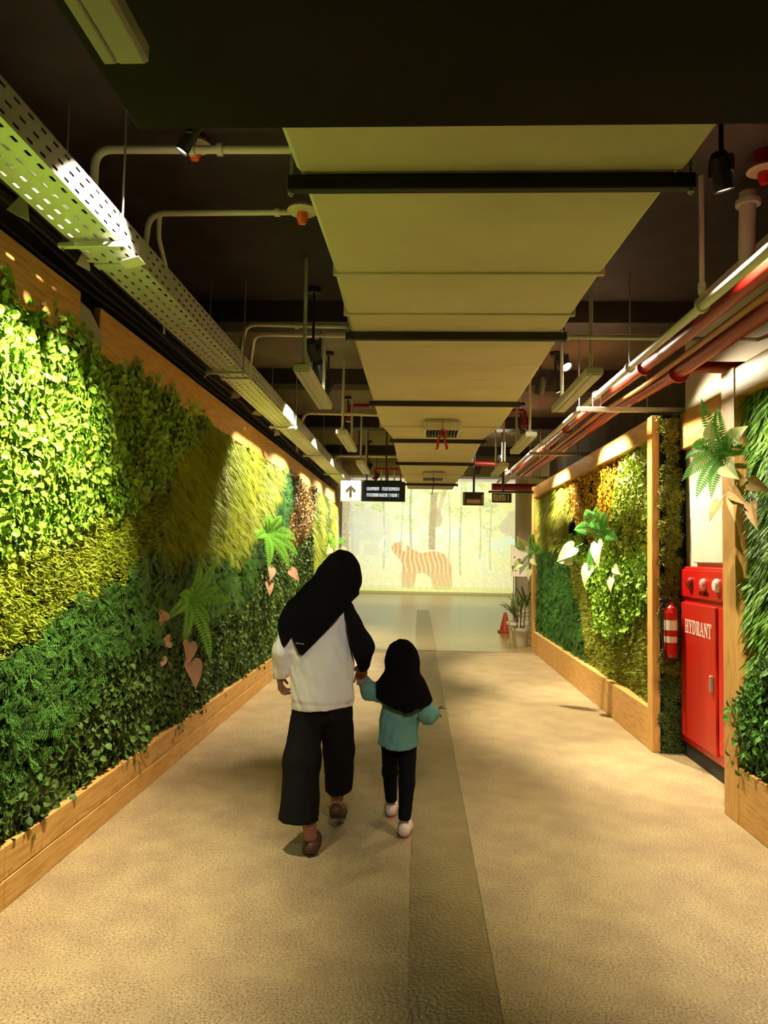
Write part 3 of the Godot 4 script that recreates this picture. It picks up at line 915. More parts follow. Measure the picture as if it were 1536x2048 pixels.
	wall_plant("variegated_plant", "pale variegated plant at the far end of the left foliage, beside the woman's head", Vector3(-1.80, 1.75, -14.6), Vector3(1, 0, 0), [[0.5, 0.8, 0.4, 0.3, 0.08], [-0.7, 0.4, 0.4, 0.3, 0.08]], [[0.1, 0.0, 0.6, -0.4, 0.24, 0.18], [-0.1, -0.05, -0.6, -0.5, 0.24, 0.18], [0.0, -0.16, 0.1, -1.0, 0.26, 0.18]], fm, mix, "broad_leaf")
	# baseboard: boards end to end, each with a cap and a lower lip
	t = Node3D.new(); t.name = "baseboard_left"; add_child(t)
	t.set_meta("kind", "structure"); t.set_meta("label", "stained plywood baseboard below the left foliage")
	var ends := [2.5, -0.9, -3.3, -5.75, -8.2, -10.6, -13.0, -16.5]
	for i in ends.size() - 1:
		m = MB.new()
		m.box(Vector3(-2.05, 0.0, ends[i + 1] + 0.002), Vector3(-1.788, 0.125, ends[i] - 0.002), 0.003)
		part("plank", m, M.wood, t)
		m = MB.new()
		m.box(Vector3(-2.05, 0.128, ends[i + 1] + 0.002), Vector3(-1.792, 0.272, ends[i] - 0.002), 0.004)
		part("plank", m, drip_wood(), t)
	# valance boards along the top
	var vb := [[1.0, -3.87, "nearest plywood board above the lime foliage, ending at a gap"], [-4.12, -7.75, "plywood board right after the gap above the left foliage"], [-7.76, -11.25, "plywood board above the yellow drooping grass"], [-11.26, -13.9, "plywood board above the brown foliage"], [-13.91, -16.4, "farthest plywood board on the left, brightly lit at its end"]]
	for b in vb:
		m = MB.new()
		m.box(Vector3(-0.02, -0.135, b[1] - b[0]), Vector3(0.02, 0.135, 0.0), 0.004)
		solo("valance_board", m, M.wood, b[2], "board", Vector3(-1.845, 2.825, b[0]), "plywood boards over the left foliage")
	m = MB.new()
	m.prism(PV([-0.125, 0.13, 0.0, 0.10, 0.125, -0.01, 0.07, -0.16, -0.125, -0.13]), 0.006)
	var sh := solo("metal_sheet", m, M.steel, "tilted grey sheet showing in the gap between two plywood boards", "sheet", Vector3(-1.835, 2.80, -4.0))
	sh.rotation_degrees = Vector3(0, 80, 0)
	# black cable runs and hangers in the dark slot between boards and tray
	t = thing("cable_bundle", "bundle of black cables running in the dark slot between the boards and the perforated tray", "cables", Vector3(-1.83, 3.1, -8.0))
	for k in 5:
		m = MB.new()
		var pts := []
		for i in 34:
			var z := 1.0 - i * 0.52
			pts.append(Vector3(-0.1 + 0.045 * k + 0.012 * sin(z * 2.1 + k), -0.01 + 0.03 * (k % 3) - 0.02 * absf(sin(z * 1.3 + k)), z + 8.0))
		m.tube(pts, 0.013, 6)
		part("cable", m, M.black, t)
	var zz := [-3.05, -3.62, -4.75, -5.9, -6.75, -7.6, -8.9, -10.3]  # small white pieces dotted along the black cables
	for i in zz.size():
		m = MB.new()
		m.prism(PV([-0.05, -0.02, 0.045, -0.03, 0.02, 0.05, -0.01, 0.07]), 0.004)
		m.box(Vector3(-0.012, 0.05, -0.006), Vector3(0.004, 0.14, 0.006), 0.001)
		var tg := solo("white_piece", m, M.white_plastic, ["nearest", "second", "third", "fourth", "fifth", "sixth", "seventh", "farthest"][i] + " small white piece at the black cables over the left boards", "tag", Vector3(-1.72 + 0.02 * (i % 3), 3.02, zz[i]), "white pieces along the cables")
		tg.rotation_degrees = Vector3(12 * (i % 2), 40 + 31 * i, 14 * (i % 3) - 10)

var drip: StandardMaterial3D
func drip_wood() -> StandardMaterial3D:
	# the upper plank carries brown water stains with ragged lower ends
	if drip: return drip
	drip = M.wood.duplicate()
	var im := Image.create(1024, 128, false, Image.FORMAT_RGBA8)
	im.fill(Color(0.42, 0.24, 0.07, 0.0))
	var r := RandomNumberGenerator.new(); r.seed = 5
	for k in 90:
		var x0 := r.randi() % 1024
		var w := 2 + r.randi() % 7
		var L := 12 + r.randi() % 66
		var s := r.randf_range(0.15, 0.55)
		for y in L:
			for x in range(-w, w + 1):
				var a := s * (1.0 - float(y) / L) * (1.0 - absf(x) / (w + 1.0))
				var px := posmod(x0 + x, 1024)
				var old := im.get_pixel(px, y)
				im.set_pixel(px, y, Color(0.42, 0.24, 0.07, maxf(old.a, a)))
	drip.detail_enabled = true
	drip.detail_albedo = ImageTexture.create_from_image(im)
	drip.detail_blend_mode = BaseMaterial3D.BLEND_MODE_MIX
	drip.detail_uv_layer = BaseMaterial3D.DETAIL_UV_2
	drip.uv2_triplanar = true; drip.uv2_world_triplanar = true
	drip.uv2_scale = Vector3(1.0, 7.0, 0.42)
	drip.uv2_offset = Vector3(0, 0.905, 0)
	return drip

func frame_panel(called: String, label: String, z0: float, z1: float, far_post: bool, near_post: bool) -> Node3D:
	# z0 nearer the camera, z1 farther; face at x 1.96
	var t := thing(called, label, "green wall", Vector3(2.1, 0.0, (z0 + z1) * 0.5))
	var p := t.position
	var m := MB.new()
	m.box(Vector3(2.06, 0.2, z1 + 0.02) - p, Vector3(2.3, 2.7, z0 - 0.02) - p)
	part("backing_board", m, M.backing, t)
	var L := z0 - z1
	var n := maxi(1, int(round(L / 3.0)))
	for i in n:
		var a := z1 + L * i / n + 0.002
		var b := z1 + L * (i + 1) / n - 0.002
		m = MB.new()
		m.box(Vector3(1.95, 2.60, a) - p, Vector3(2.3, 2.78, b) - p, 0.004)
		part("top_rail", m, M.wood, t)
		m = MB.new()
		m.box(Vector3(1.95, 0.0, a) - p, Vector3(2.3, 0.34, b) - p, 0.004)
		part("bottom_board", m, M.wood, t)
	if near_post:
		m = MB.new()
		m.box(Vector3(1.945, 0.0, z0 - 0.13) - p, Vector3(2.02, 2.79, z0) - p, 0.004)
		part("post", m, M.wood_up, t)
	if far_post:
		m = MB.new()
		m.box(Vector3(1.945, 0.0, z1) - p, Vector3(2.3, 2.79, z1 + 0.2) - p, 0.004)
		part("post", m, M.wood_up, t)
	return t

func right_wall() -> void:
	var t := frame_panel("framed_living_panel", "wood-framed panel of artificial foliage with yellow flowers on the right, beyond the red cabinet", -6.35, -13.0, true, true)
	var X := 2.04
	foliage(t, "yellow_flower_foliage", "golden yellow flowers", PV([-7.43, 2.62, -7.92, 2.04, -8.35, 1.6, -8.97, 1.6, -9.11, 1.89, -10.02, 2.15, -10.4, 2.62]), X, -1.0, "flower", 0.05, Color(0.70, 0.40, 0.015), 0.35, 1.15, 0.04)
	foliage(t, "lime_grass_foliage", "lime drooping grass", PV([-10.4, 2.62, -12.85, 2.62, -12.85, 1.75, -10.61, 1.76, -10.02, 2.15]), X, -1.0, "grass", 0.055, Color(0.42, 0.46, 0.04), 0.25, 1.1, 0.03)
	foliage(t, "lime_leaf_foliage", "lime leaves", PV([-6.45, 2.62, -7.43, 2.62, -7.92, 2.04, -8.35, 1.62, -6.45, 1.62]), X, -1.0, "round", 0.045, Color(0.40, 0.50, 0.05), 0.3, 1.15, 0.04)
	foliage(t, "green_leaf_foliage", "fresh green leaves in a downward wedge", PV([-10.5, 1.8, -9.11, 1.89, -8.97, 1.62, -6.45, 1.62, -6.45, 1.4, -7.43, 0.84, -8.46, 0.79, -9.1, 1.5]), X - 0.02, -1.0, "round", 0.045, Color(0.26, 0.46, 0.04), 0.35, 1.25, 0.05)
	foliage(t, "dark_fern_foliage", "dark green fine foliage", PV([-12.88, 1.75, -10.61, 1.76, -9.38, 0.88, -9.09, 0.3, -12.88, 0.3]), X, -1.0, "fern", 0.05, Color(0.07, 0.21, 0.035), 0.2, 1.2, 0.02, false, 0.25)
	foliage(t, "yellow_moss_foliage", "yellow-green moss", PV([-10.61, 1.76, -10.5, 1.8, -9.1, 1.5, -8.46, 0.79, -7.43, 0.84, -6.45, 1.4, -6.45, 0.3, -9.09, 0.3, -9.38, 0.88]), X, -1.0, "moss", 0.045, Color(0.27, 0.30, 0.02), 0.25, 1.15, 0.03)
	t = frame_panel("framed_living_panel", "wood-framed panel of green foliage at the right edge, in front of the red cabinet", 1.2, -4.9, true, false)
	foliage(t, "green_grass_foliage", "green drooping grass", PV([-4.7, 2.62, 1.1, 2.62, 1.1, 1.2, -4.34, 1.0, -4.7, 0.64]), X, -1.0, "grass", 0.045, Color(0.20, 0.42, 0.045), 0.25, 1.0, 0.03, false, 0.5)
	foliage(t, "boxwood_foliage", "dark boxwood leaves at the bottom", PV([-4.74, 0.33, -4.76, 0.66, -4.34, 1.05, 1.1, 1.25, 1.1, 0.33]), X - 0.04, -1.0, "round", 0.042, Color(0.075, 0.20, 0.03), 0.4, 1.2, 0.06)
	# moss on the end of the far panel, facing the recess
	t = thing("moss_strip", "narrow upright strip of olive moss beside the red cabinet and the extinguisher", "green wall", Vector3(2.08, 0.0, -6.36))
	var m := MB.new()
	m.box(Vector3(-0.07, 0.0, 0.0), Vector3(0.12, 2.79, 0.02))
	part("backing_board", m, M.backing, t)
	foliage(t, "moss_foliage", "olive moss", PV([2.02, 0.62, 2.02, 2.78, 2.17, 2.78, 2.17, 0.62]), -6.335, 1.0, "moss", 0.024, Color(0.22, 0.24, 0.03), 0.25, 0.8, 0.01, true)
	foliage(t, "dark_moss_foliage", "dark green lower end", PV([2.02, 0.0, 2.02, 0.64, 2.17, 0.64, 2.17, 0.0]), -6.335, 1.0, "moss", 0.024, Color(0.08, 0.13, 0.03), 0.2, 0.8, 0.01, true)
	# the recess
	m = MB.new()
	m.box(Vector3(2.23, 0.0, -6.36), Vector3(2.32, 3.7, -4.85))
	m.box(Vector3(2.2, 1.56, -6.12), Vector3(2.24, 2.49, -4.87), 0.006)
	struct("wall_recess", m, M.plaster, "white plastered wall of the recess above the red cabinet")
	m = MB.new()
	m.box(Vector3(2.18, 2.5, -6.36), Vector3(2.3, 2.8, -4.85), 0.004)  # tan band over the white wall at the top of the recess
	struct("trim_5", m, M.wood, "tan band across the top of the recess")
	hydrant()
	extinguisher()
	# plants on the right panels
	var fm := mat(srgb(84, 150, 58), 0.5)
	fm.backlight_enabled = true; fm.backlight = Color(0.25, 0.35, 0.1)
	var pale := mat(srgb(206, 218, 160), 0.5)
	pale.backlight_enabled = true; pale.backlight = Color(0.25, 0.25, 0.15)
	var dry := mat(srgb(176, 140, 92), 0.6)
	dry.backlight_enabled = true; dry.backlight = Color(0.25, 0.2, 0.12)
	var o := Vector3(-1, 0, 0)
	wall_plant("hanging_plant", "dark fern with large pale leaves below the yellow flowers of the right panel", Vector3(1.96, 1.82, -7.75), o, [[0.5, 0.9, 0.34, 0.2, 0.08], [-0.4, 1.0, 0.36, 0.2, 0.09], [1.0, 0.2, 0.30, 0.4, 0.08], [-0.9, 0.5, 0.34, 0.4, 0.09], [0.0, 0.8, 0.30, 0.0, 0.08], [-0.2, -1.0, 0.36, 0.1, 0.08]], [[-0.18, -0.10, -0.5, -0.5, 0.24, 0.18], [0.05, -0.02, 0.25, -0.9, 0.26, 0.16], [-0.02, -0.25, -0.1, -0.9, 0.22, 0.16], [-0.2, -0.28, -0.9, -0.2, 0.15, 0.1], [0.22, -0.28, 0.6, -0.3, 0.15, 0.1], [0.24, -0.34, 0.1, -0.9, 0.15, 0.1]], fm, pale, "broad_leaf")
	wall_plant("hanging_plant", "white-edged plant sticking out at the far post of the right panel, above the potted plants", Vector3(1.985, 1.66, -12.4), o, [[0.3, 1.0, 0.4, 0.2, 0.1], [-0.8, 0.6, 0.42, 0.4, 0.1], [0.9, 0.4, 0.36, 0.4, 0.1], [-0.5, -0.8, 0.38, 0.2, 0.1]], [[0.0, 0.05, -0.5, 0.5, 0.22, 0.17], [0.05, -0.05, 0.6, -0.4, 0.21, 0.15], [-0.1, -0.12, -0.5, -0.6, 0.22, 0.17], [0.05, -0.2, 0.1, -1.0, 0.2, 0.15]], fm, pale, "broad_leaf")
	wall_plant("hanging_plant", "mixed plant of ferns and white-green leaves on the post above the red cabinet", Vector3(1.93, 2.24, -4.62), o, [[-0.25, 1.0, 0.34, 0.0, 0.05], [0.1, 1.0, 0.30, 0.1, 0.05], [-1.0, 0.3, 0.24, 0.5, 0.05], [-0.8, -0.4, 0.26, 0.3, 0.055], [0.6, 0.7, 0.24, 0.3, 0.05], [-0.45, -1.0, 0.30, 0.1, 0.055], [-0.1, -1.0, 0.28, 0.1, 0.05], [-0.9, 0.7, 0.24, 0.5, 0.05], [0.9, 0.2, 0.22, 0.4, 0.05]], [[0.10, 0.02, 0.7, 0.4, 0.13, 0.11], [0.06, -0.05, 0.6, -0.5, 0.15, 0.12], [0.0, 0.0, 0.2, 0.6, 0.12, 0.09]], fm, pale, "broad_leaf")
	wall_plant("dry_leaf_plant", "cluster of dry tan leaves hanging under the mixed plant at the right edge", Vector3(1.97, 2.02, -4.50), o, [], [[0.0, 0.0, 0.7, -0.5, 0.15, 0.08], [0.05, 0.02, 0.2, -1.0, 0.17, 0.08], [0.1, 0.04, 1.0, -0.4, 0.16, 0.09], [0.0, -0.03, -0.3, -0.9, 0.13, 0.07], [0.14, -0.04, 0.4, -1.0, 0.17, 0.08]], fm, dry, "dry_leaf")

func hydrant() -> void:
	var t := thing("hydrant_cabinet", "red steel fire hydrant cabinet lettered HYDRANT in the right wall recess", "hydrant", Vector3(2.19, 0.0, -5.85))
	var paint := mat(srgb(186, 20, 16), 0.32)
	var m := MB.new()
	m.box(Vector3(-0.01, 0.11, -0.49), Vector3(0.036, 1.53, 0.49), 0.012)
	part("body", m, paint, t)
	m = MB.new()
	m.box(Vector3(0.0, 0.0, -0.49), Vector3(0.036, 0.11, 0.49), 0.004)
	part("plinth", m, M.black, t)
	m = MB.new()
	m.box(Vector3(-0.028, 0.17, -0.45), Vector3(-0.009, 1.24, 0.27), 0.006)
	var door := part("door", m, mat(srgb(186, 34, 22), 0.38), t)
	m = MB.new()
	m.box(Vector3(-0.026, 1.285, -0.46), Vector3(-0.009, 1.505, 0.46), 0.005)
	part("alarm_panel", m, paint, t)
	m = MB.new()
	m.box(Vector3(-0.024, 0.2, 0.31), Vector3(-0.009, 1.24, 0.46), 0.004)
	part("side_strip", m, mat(srgb(206, 24, 16), 0.32), t)
	m = MB.new()
	m.box(Vector3(-0.05, 0.62, 0.19), Vector3(-0.027, 0.74, 0.225), 0.006)
	part("handle", m, M.steel, door)
	var tx := TextMesh.new()
	var f := SystemFont.new()
	f.font_names = PackedStringArray(["Droid Serif"]); f.font_weight = 700
	tx.font = f; tx.text = "HYDRANT"; tx.font_size = 32; tx.pixel_size = 0.0033; tx.depth = 0.003
	var lt := part_mesh("lettering", tx, mat(srgb(226, 214, 200), 0.5), door, "white serif letters")
	lt.transform = Transform3D(Basis(Vector3.UP, -PI / 2.0).scaled_local(Vector3(1.0, 1.35, 1.0)), Vector3(-0.029, 1.05, -0.075))
	var names := ["alarm_bell", "indicator_lamp", "call_button"]
	for k in 3:
		m = MB.new()
		var q := Transform3D(Basis(Vector3(0, 0, 1), PI / 2.0), Vector3(-0.026, 1.40, [-0.22, 0.06, 0.31][k]))
		var r: float = [0.05, 0.045, 0.05][k]
		m.lathe([Vector2(0, 0), Vector2(r, 0), Vector2(r, 0.014), Vector2(r * 0.7, 0.03), Vector2(0, 0.04 if k != 2 else 0.03)], q, 20)
		part(names[k], m, [mat(srgb(120, 16, 14), 0.3), mat(srgb(226, 150, 140), 0.2), mat(srgb(224, 208, 200), 0.3)][k], t)
	m = MB.new()
	for k in 5:
		m.tube([Vector3(-0.028, 1.31, -0.03 + k * 0.04), Vector3(-0.028, 1.345, -0.03 + k * 0.04)], 0.006, 6)
	part("bell_grille", m, mat(srgb(96, 14, 12), 0.4), t)

func extinguisher() -> void:
	var t := thing("fire_extinguisher", "small red fire extinguisher hanging on the moss strip left of the hydrant cabinet", "extinguisher", Vector3(2.068, 0.79, -6.262))
	var m := MB.new()
	m.lathe([Vector2(0, 0.0), Vector2(0.042, 0.0), Vector2(0.05, 0.02), Vector2(0.05, 0.36), Vector2(0.04, 0.40), Vector2(0.018, 0.425), Vector2(0.018, 0.45), Vector2(0, 0.45)], Transform3D(), 20)
	var b := part("cylinder", m, M.red, t)
	m = MB.new()
	m.lathe([Vector2(0.0505, 0.12), Vector2(0.0515, 0.12), Vector2(0.0515, 0.17), Vector2(0.0505, 0.17)], Transform3D(), 20)
	m.lathe([Vector2(0.0505, 0.22), Vector2(0.0515, 0.22), Vector2(0.0515, 0.30), Vector2(0.0505, 0.30)], Transform3D(), 20)
	part("label_band", m, M.white_plastic, b)
	m = MB.new()
	m.box(Vector3(-0.02, 0.44, -0.015), Vector3(0.02, 0.475, 0.015), 0.004)
	m.box(Vector3(-0.075, 0.478, -0.01), Vector3(0.02, 0.488, 0.01), 0.002)
	m.box(Vector3(-0.07, 0.452, -0.008), Vector3(-0.02, 0.460, 0.008), 0.002)
	part("valve", m, M.black_metal, t)
	m = MB.new()
	m.box(Vector3(-0.02, 0.30, -0.085), Vector3(0.02, 0.33, -0.045), 0.003)
	part("wall_bracket", m, M.black_metal, t)
	m = MB.new()
	m.tube(arc([Vector3(-0.02, 0.46, 0.0), Vector3(-0.085, 0.42, 0.0), Vector3(-0.075, 0.2, 0.01), Vector3(-0.062, 0.06, 0.02)], 0.04), 0.009, 8)
	m.tube([Vector3(-0.062, 0.06, 0.02), Vector3(-0.058, -0.02, 0.02)], 0.012, 8, 0.02)
	part("hose", m, M.black, t)

func duct() -> void:
	var t := thing("air_duct", "wide beige rectangular air duct running along the middle of the ceiling", "duct", Vector3(0.23, 3.05, -8.0))
	# z start, z end, left x, right x at both ends
	var secs := [[-2.47, -2.80, -0.50, 1.0, -0.49, 0.99], [-2.80, -3.84, -0.48, 0.97, -0.455, 0.93], [-3.84, -4.50, -0.46, 0.925, -0.465, 0.915], [-4.50, -4.87, -0.465, 0.915, -0.465, 0.92], [-4.87, -7.1, -0.465, 0.925, -0.455, 0.93], [-7.1, -8.5, -0.455, 0.93, -0.45, 0.925], [-8.5, -9.44, -0.45, 0.925, -0.345, 0.80], [-9.44, -11.8, -0.345, 0.80, -0.34, 0.82], [-11.8, -13.5, -0.34, 0.82, -0.32, 0.79], [-13.5, -15.25, -0.32, 0.79, -0.26, 0.75], [-15.25, -16.6, -0.26, 0.75, -0.26, 0.75]]
	for s in secs:
		var m := MB.new()
		var q := []
		for e in 2:
			var z: float = s[e] + 8.0 + (-0.004 if e == 0 else 0.004)
			var l: float = s[2 + e * 2] - 0.23
			var r: float = s[3 + e * 2] - 0.23
			var c := 0.02
			q.append([Vector3(l + c, 0, z), Vector3(r - c, 0, z), Vector3(r, c, z), Vector3(r, 0.42, z), Vector3(l, 0.42, z), Vector3(l, c, z)])
		var ce := Vector3(0, 0.2, q[0][0].z)
		for i in 6:
			var j := (i + 1) % 6
			var mid: Vector3 = (q[0][i] + q[0][j]) * 0.5 - ce
			m.quad(q[0][i], q[0][j], q[1][j], q[1][i], Vector3(mid.x * (0.1 if i == 0 or i == 3 else 1.0), mid.y, 0))
			for e in 2: m.flat(q[e][i], q[e][j], Vector3(0, 0.2, q[e][0].z), Vector3(0, 0, 1 if e == 0 else -1))
		part("duct_section", m, M.duct, t)
	for z in [-3.84, -4.50, -8.5, -13.5]:
		var m := MB.new()
		var w := 0.03
		var l: float = {-3.84: -0.462, -4.50: -0.472, -8.5: -0.457, -13.5: -0.328}[z] - 0.23
		var r: float = {-3.84: 0.935, -4.50: 0.922, -8.5: 0.932, -13.5: 0.797}[z] - 0.23
		m.box(Vector3(l, -0.012, z + 8.0 - w * 0.5), Vector3(r, 0.01, z + 8.0 + w * 0.5), 0.003)
		m.box(Vector3(l - 0.004, -0.012, z + 8.0 - w * 0.5), Vector3(l + 0.01, 0.42, z + 8.0 + w * 0.5), 0.003)
		m.box(Vector3(r - 0.01, -0.012, z + 8.0 - w * 0.5), Vector3(r + 0.004, 0.42, z + 8.0 + w * 0.5), 0.003)
		part("seam_flange", m, M.duct, t)
	var sup := [[-2.83, -0.53, 1.03, 0.06, "nearest dark channel under the beige duct, just behind the ceiling beam"], [-4.88, -0.50, 0.95, 0.05, "second dark channel under the duct, level with the white right conduit"], [-7.1, -0.49, 0.96, 0.045, "third dark channel under the duct, ahead of the nearer white air vent"], [-9.44, -0.38, 0.84, 0.045, "fourth dark channel under the duct, behind the nearer white air vent"], [-11.8, -0.38, 0.86, 0.045, "fifth dark channel under the duct, between the two air vents"], [-15.25, -0.30, 0.79, 0.045, "farthest dark channel under the duct, behind the farther air vent"]]
	for s in sup:
		t = thing("duct_support", s[4], "bracket", Vector3((s[1] + s[2]) * 0.5, 3.05, s[0]), "dark channels carrying the duct")
		var hw: float = (s[2] - s[1]) * 0.5
		var m := MB.new()
		m.box(Vector3(-hw, -s[3] - 0.002, -0.022), Vector3(hw, -0.002, 0.022), 0.004)
		part("channel", m, M.black, t)
		for k in [-1.0, 1.0]:
			m = MB.new()
			m.tube([Vector3(k * (hw - 0.014), -s[3] - 0.02, 0), Vector3(k * (hw - 0.014), 0.65, 0)], 0.006, 6)
			m.lathe([Vector2(0, 0), Vector2(0.012, 0), Vector2(0.012, 0.01), Vector2(0, 0.01)], Transform3D(Basis(), Vector3(k * (hw - 0.014), -s[3] - 0.012, 0)), 6)
			part("hanger_rod", m, M.steel, t)
	for k in 2:
		t = thing("air_vent", ["nearer white air vent box with black slats under the duct", "farther white air vent box under the duct, near the hanging signs"][k], "vent", Vector3(0.245, 3.04, [-8.3, -13.3][k]), "air vents under the duct")
		var m := MB.new()
		m.box(Vector3(-0.17, -0.02, -0.27), Vector3(0.17, 0.008, 0.27), 0.003)
		part("neck", m, M.white_paint, t)
		m = MB.new()
		m.box(Vector3(-0.2, -0.11, -0.3), Vector3(-0.175, -0.02, 0.3), 0.004)
		m.box(Vector3(0.175, -0.11, -0.3), Vector3(0.2, -0.02, 0.3), 0.004)
		m.box(Vector3(-0.175, -0.11, 0.275), Vector3(0.175, -0.02, 0.3), 0.004)
		m.box(Vector3(-0.175, -0.11, -0.3), Vector3(0.175, -0.02, -0.275), 0.004)
		part("frame", m, M.white_paint, t)
		m = MB.new()
		m.box(Vector3(-0.175, -0.03, -0.275), Vector3(0.175, -0.021, 0.275))
		part("dark_plenum", m, M.black, t)
		for i in 10:
			m = MB.new()
			var x := -0.157 + i * 0.035
			m.box(Vector3(-0.003, -0.035, -0.27), Vector3(0.003, 0.035, 0.27), 0.0, Transform3D(Basis(Vector3(0, 0, 1), 0.5), Vector3(x, -0.075, 0)))
			part("slat", m, M.black_metal, t)
		m = MB.new()
		m.tube([Vector3(0.0, -0.105, 0.305), Vector3(0.0, 0.02, 0.305)], 0.006, 6)
		part("rod", m, M.steel, t)
		if k == 1:
			m = MB.new()
			m.tube([Vector3(0, -0.10, 0.31), Vector3(0.01, -0.22, 0.31), Vector3(-0.02, -0.4, 0.31)], 0.008, 6)
			part("cord", m, M.black, t)
	var m := MB.new()
	for k in 2:
		var pts := []
		for i in 8: pts.append(Vector3([-0.01, 0.02][k] + (-0.06 if k == 0 else 0.02) * i / 7.0 + 0.008 * sin(i * 1.3), -0.03 * i, 0.01 * sin(i * 0.9 + k)))
		for i in 7:
			var w := Vector3(0.014, 0, 0.004)
			m.quad(pts[i] - w, pts[i] + w, pts[i + 1] + w, pts[i + 1] - w, Vector3(0, 0, 1))
	m.lathe([Vector2(0, -0.015), Vector2(0.016, -0.008), Vector2(0.016, 0.008), Vector2(0, 0.015)], Transform3D(), 8)
	solo("red_ribbon", m, M.red, "red ribbon tied to the nearer air vent", "ribbon", Vector3(0.245, 2.925, -7.99))

func perforated(m: MB, o: Vector3, ux: Vector3, uy: Vector3, L: float, H: float, px: float, rows: int, hw: float, hh: float, nrm: Vector3) -> void:
	# a plate with rows of slots left open
	var nxx := int(round(L / px))
	var ph := H / rows
	for j in rows:
		for i in nxx:
			var a := o + ux * (px * i) + uy * (ph * j)
			var off := (0.25 if j % 2 == 0 else -0.25) * (px - hw) * 1.6
			var x0 := px * 0.5 - hw * 0.5 + off
			var x1 := x0 + hw
			var y0 := ph * 0.5 - hh * 0.5
			var y1 := y0 + hh
			var q := func(x: float, y: float) -> Vector3: return a + ux * x + uy * y
			m.quad(q.call(0, 0), q.call(px, 0), q.call(x1, y0), q.call(x0, y0), nrm)
			m.quad(q.call(px, 0), q.call(px, ph), q.call(x1, y1), q.call(x1, y0), nrm)
			m.quad(q.call(px, ph), q.call(0, ph), q.call(x0, y1), q.call(x1, y1), nrm)
			m.quad(q.call(0, ph), q.call(0, 0), q.call(x0, y0), q.call(x0, y1), nrm)

func tray() -> void:
	var t := thing("cable_tray", "long perforated metal cable tray hanging along the left side under the ceiling", "cable tray", Vector3(-1.51, 3.0, -8.0))
	var z0 := 1.2
	var k := 0
	for z1 in [-1.2, -3.6, -6.0, -8.4, -10.8, -13.2, -15.8]:
		var L: float = z0 - z1 - 0.006
		var m := MB.new()
		var zz: float = z1 + 8.003
		for s in [0.0, 0.002]:
			perforated(m, Vector3(0.115 - s, 0, zz), Vector3(0, 0, 1), Vector3(0, 1, 0), L, 0.135, L / 26.0, 3, 0.042, 0.012, Vector3(1 if s == 0.0 else -1, 0, 0))
			perforated(m, Vector3(-0.115, s, zz), Vector3(0, 0, 1), Vector3(1, 0, 0), L, 0.23, L / 26.0, 4, 0.042, 0.014, Vector3(0, -1 if s == 0.0 else 1, 0))
		m.box(Vector3(-0.115, 0.0, zz), Vector3(-0.113, 0.135, zz + L))
		m.box(Vector3(0.100, 0.133, zz), Vector3(0.115, 0.136, zz + L))
		m.box(Vector3(-0.115, 0.133, zz), Vector3(-0.100, 0.136, zz + L))
		part("tray_section", m, M.galv, t)
		if k > 0:
			m = MB.new()
			m.box(Vector3(0.1155, 0.005, zz + L - 0.06), Vector3(0.1185, 0.13, zz + L + 0.06), 0.001)
			m.box(Vector3(-0.118, -0.012, zz + L - 0.03), Vector3(0.118, -0.001, zz + L + 0.03), 0.001)
			part("joint_plate", m, M.galv, t)
		z0 = z1; k += 1
	for z in [-3.3, -5.7, -8.2, -10.6, -13.0, -15.4]:
		var b := thing("tray_hanger", "thin rods and angle carrying the perforated tray, " + {-3.3: "beside the nearest conduit loop", -5.7: "between the second and third conduit loops", -8.2: "over the yellow drooping grass", -10.6: "over the brown foliage", -13.0: "over the far lime foliage", -15.4: "at the tray's far end"}[z], "bracket", Vector3(-1.51, 2.98, z), "hangers of the perforated tray")
		var m := MB.new()
		m.box(Vector3(-0.16, -0.018, -0.015), Vector3(0.15, 0.006, 0.015), 0.002)
		part("angle", m, M.galv, b)
		for x in [-0.14, 0.133]:
			m = MB.new()
			m.tube([Vector3(x, -0.03, 0), Vector3(x, 0.72, 0)], 0.005, 6)
			part("hanger_rod", m, M.steel, b)
	var m := MB.new()
	m.box(Vector3(-0.05, -0.004, -0.05), Vector3(0.05, 0.0, 0.05), 0.001, Transform3D(Basis(Vector3(0, 0, 1), 0.25), Vector3.ZERO))
	solo("paper_tag", m, M.white_plastic, "white paper tag stuck under the perforated tray near its first joint", "tag", Vector3(-1.405, 2.975, -3.5))

func clampr(m: MB, p: Vector3, r: float, ax: Vector3) -> void:
	var u := ax.normalized()
	var s := u.cross(Vector3(0.3, 0.8, 0.5)).normalized()
	m.lathe([Vector2(0, -0.014), Vector2(r, -0.014), Vector2(r, 0.014), Vector2(0, 0.014)], Transform3D(Basis(s, u, s.cross(u)), p), 12)

func conduit(label: String, pts: Array, r: float, mt: Material, collars: Array, called := "conduit", bend := 0.09) -> void:
	var o: Vector3 = pts[0]
	var t := thing(called, label, "pipe", o)
	var q := []
	for p in pts: q.append(p - o)
	var m := MB.new()
	m.tube(arc(q, bend), r, 10)
	part("pipe_run", m, mt, t)
	for c in collars:
		m = MB.new()
		clampr(m, c[0] - o, r * 1.5, c[1])
		part("collar", m, mt, t)

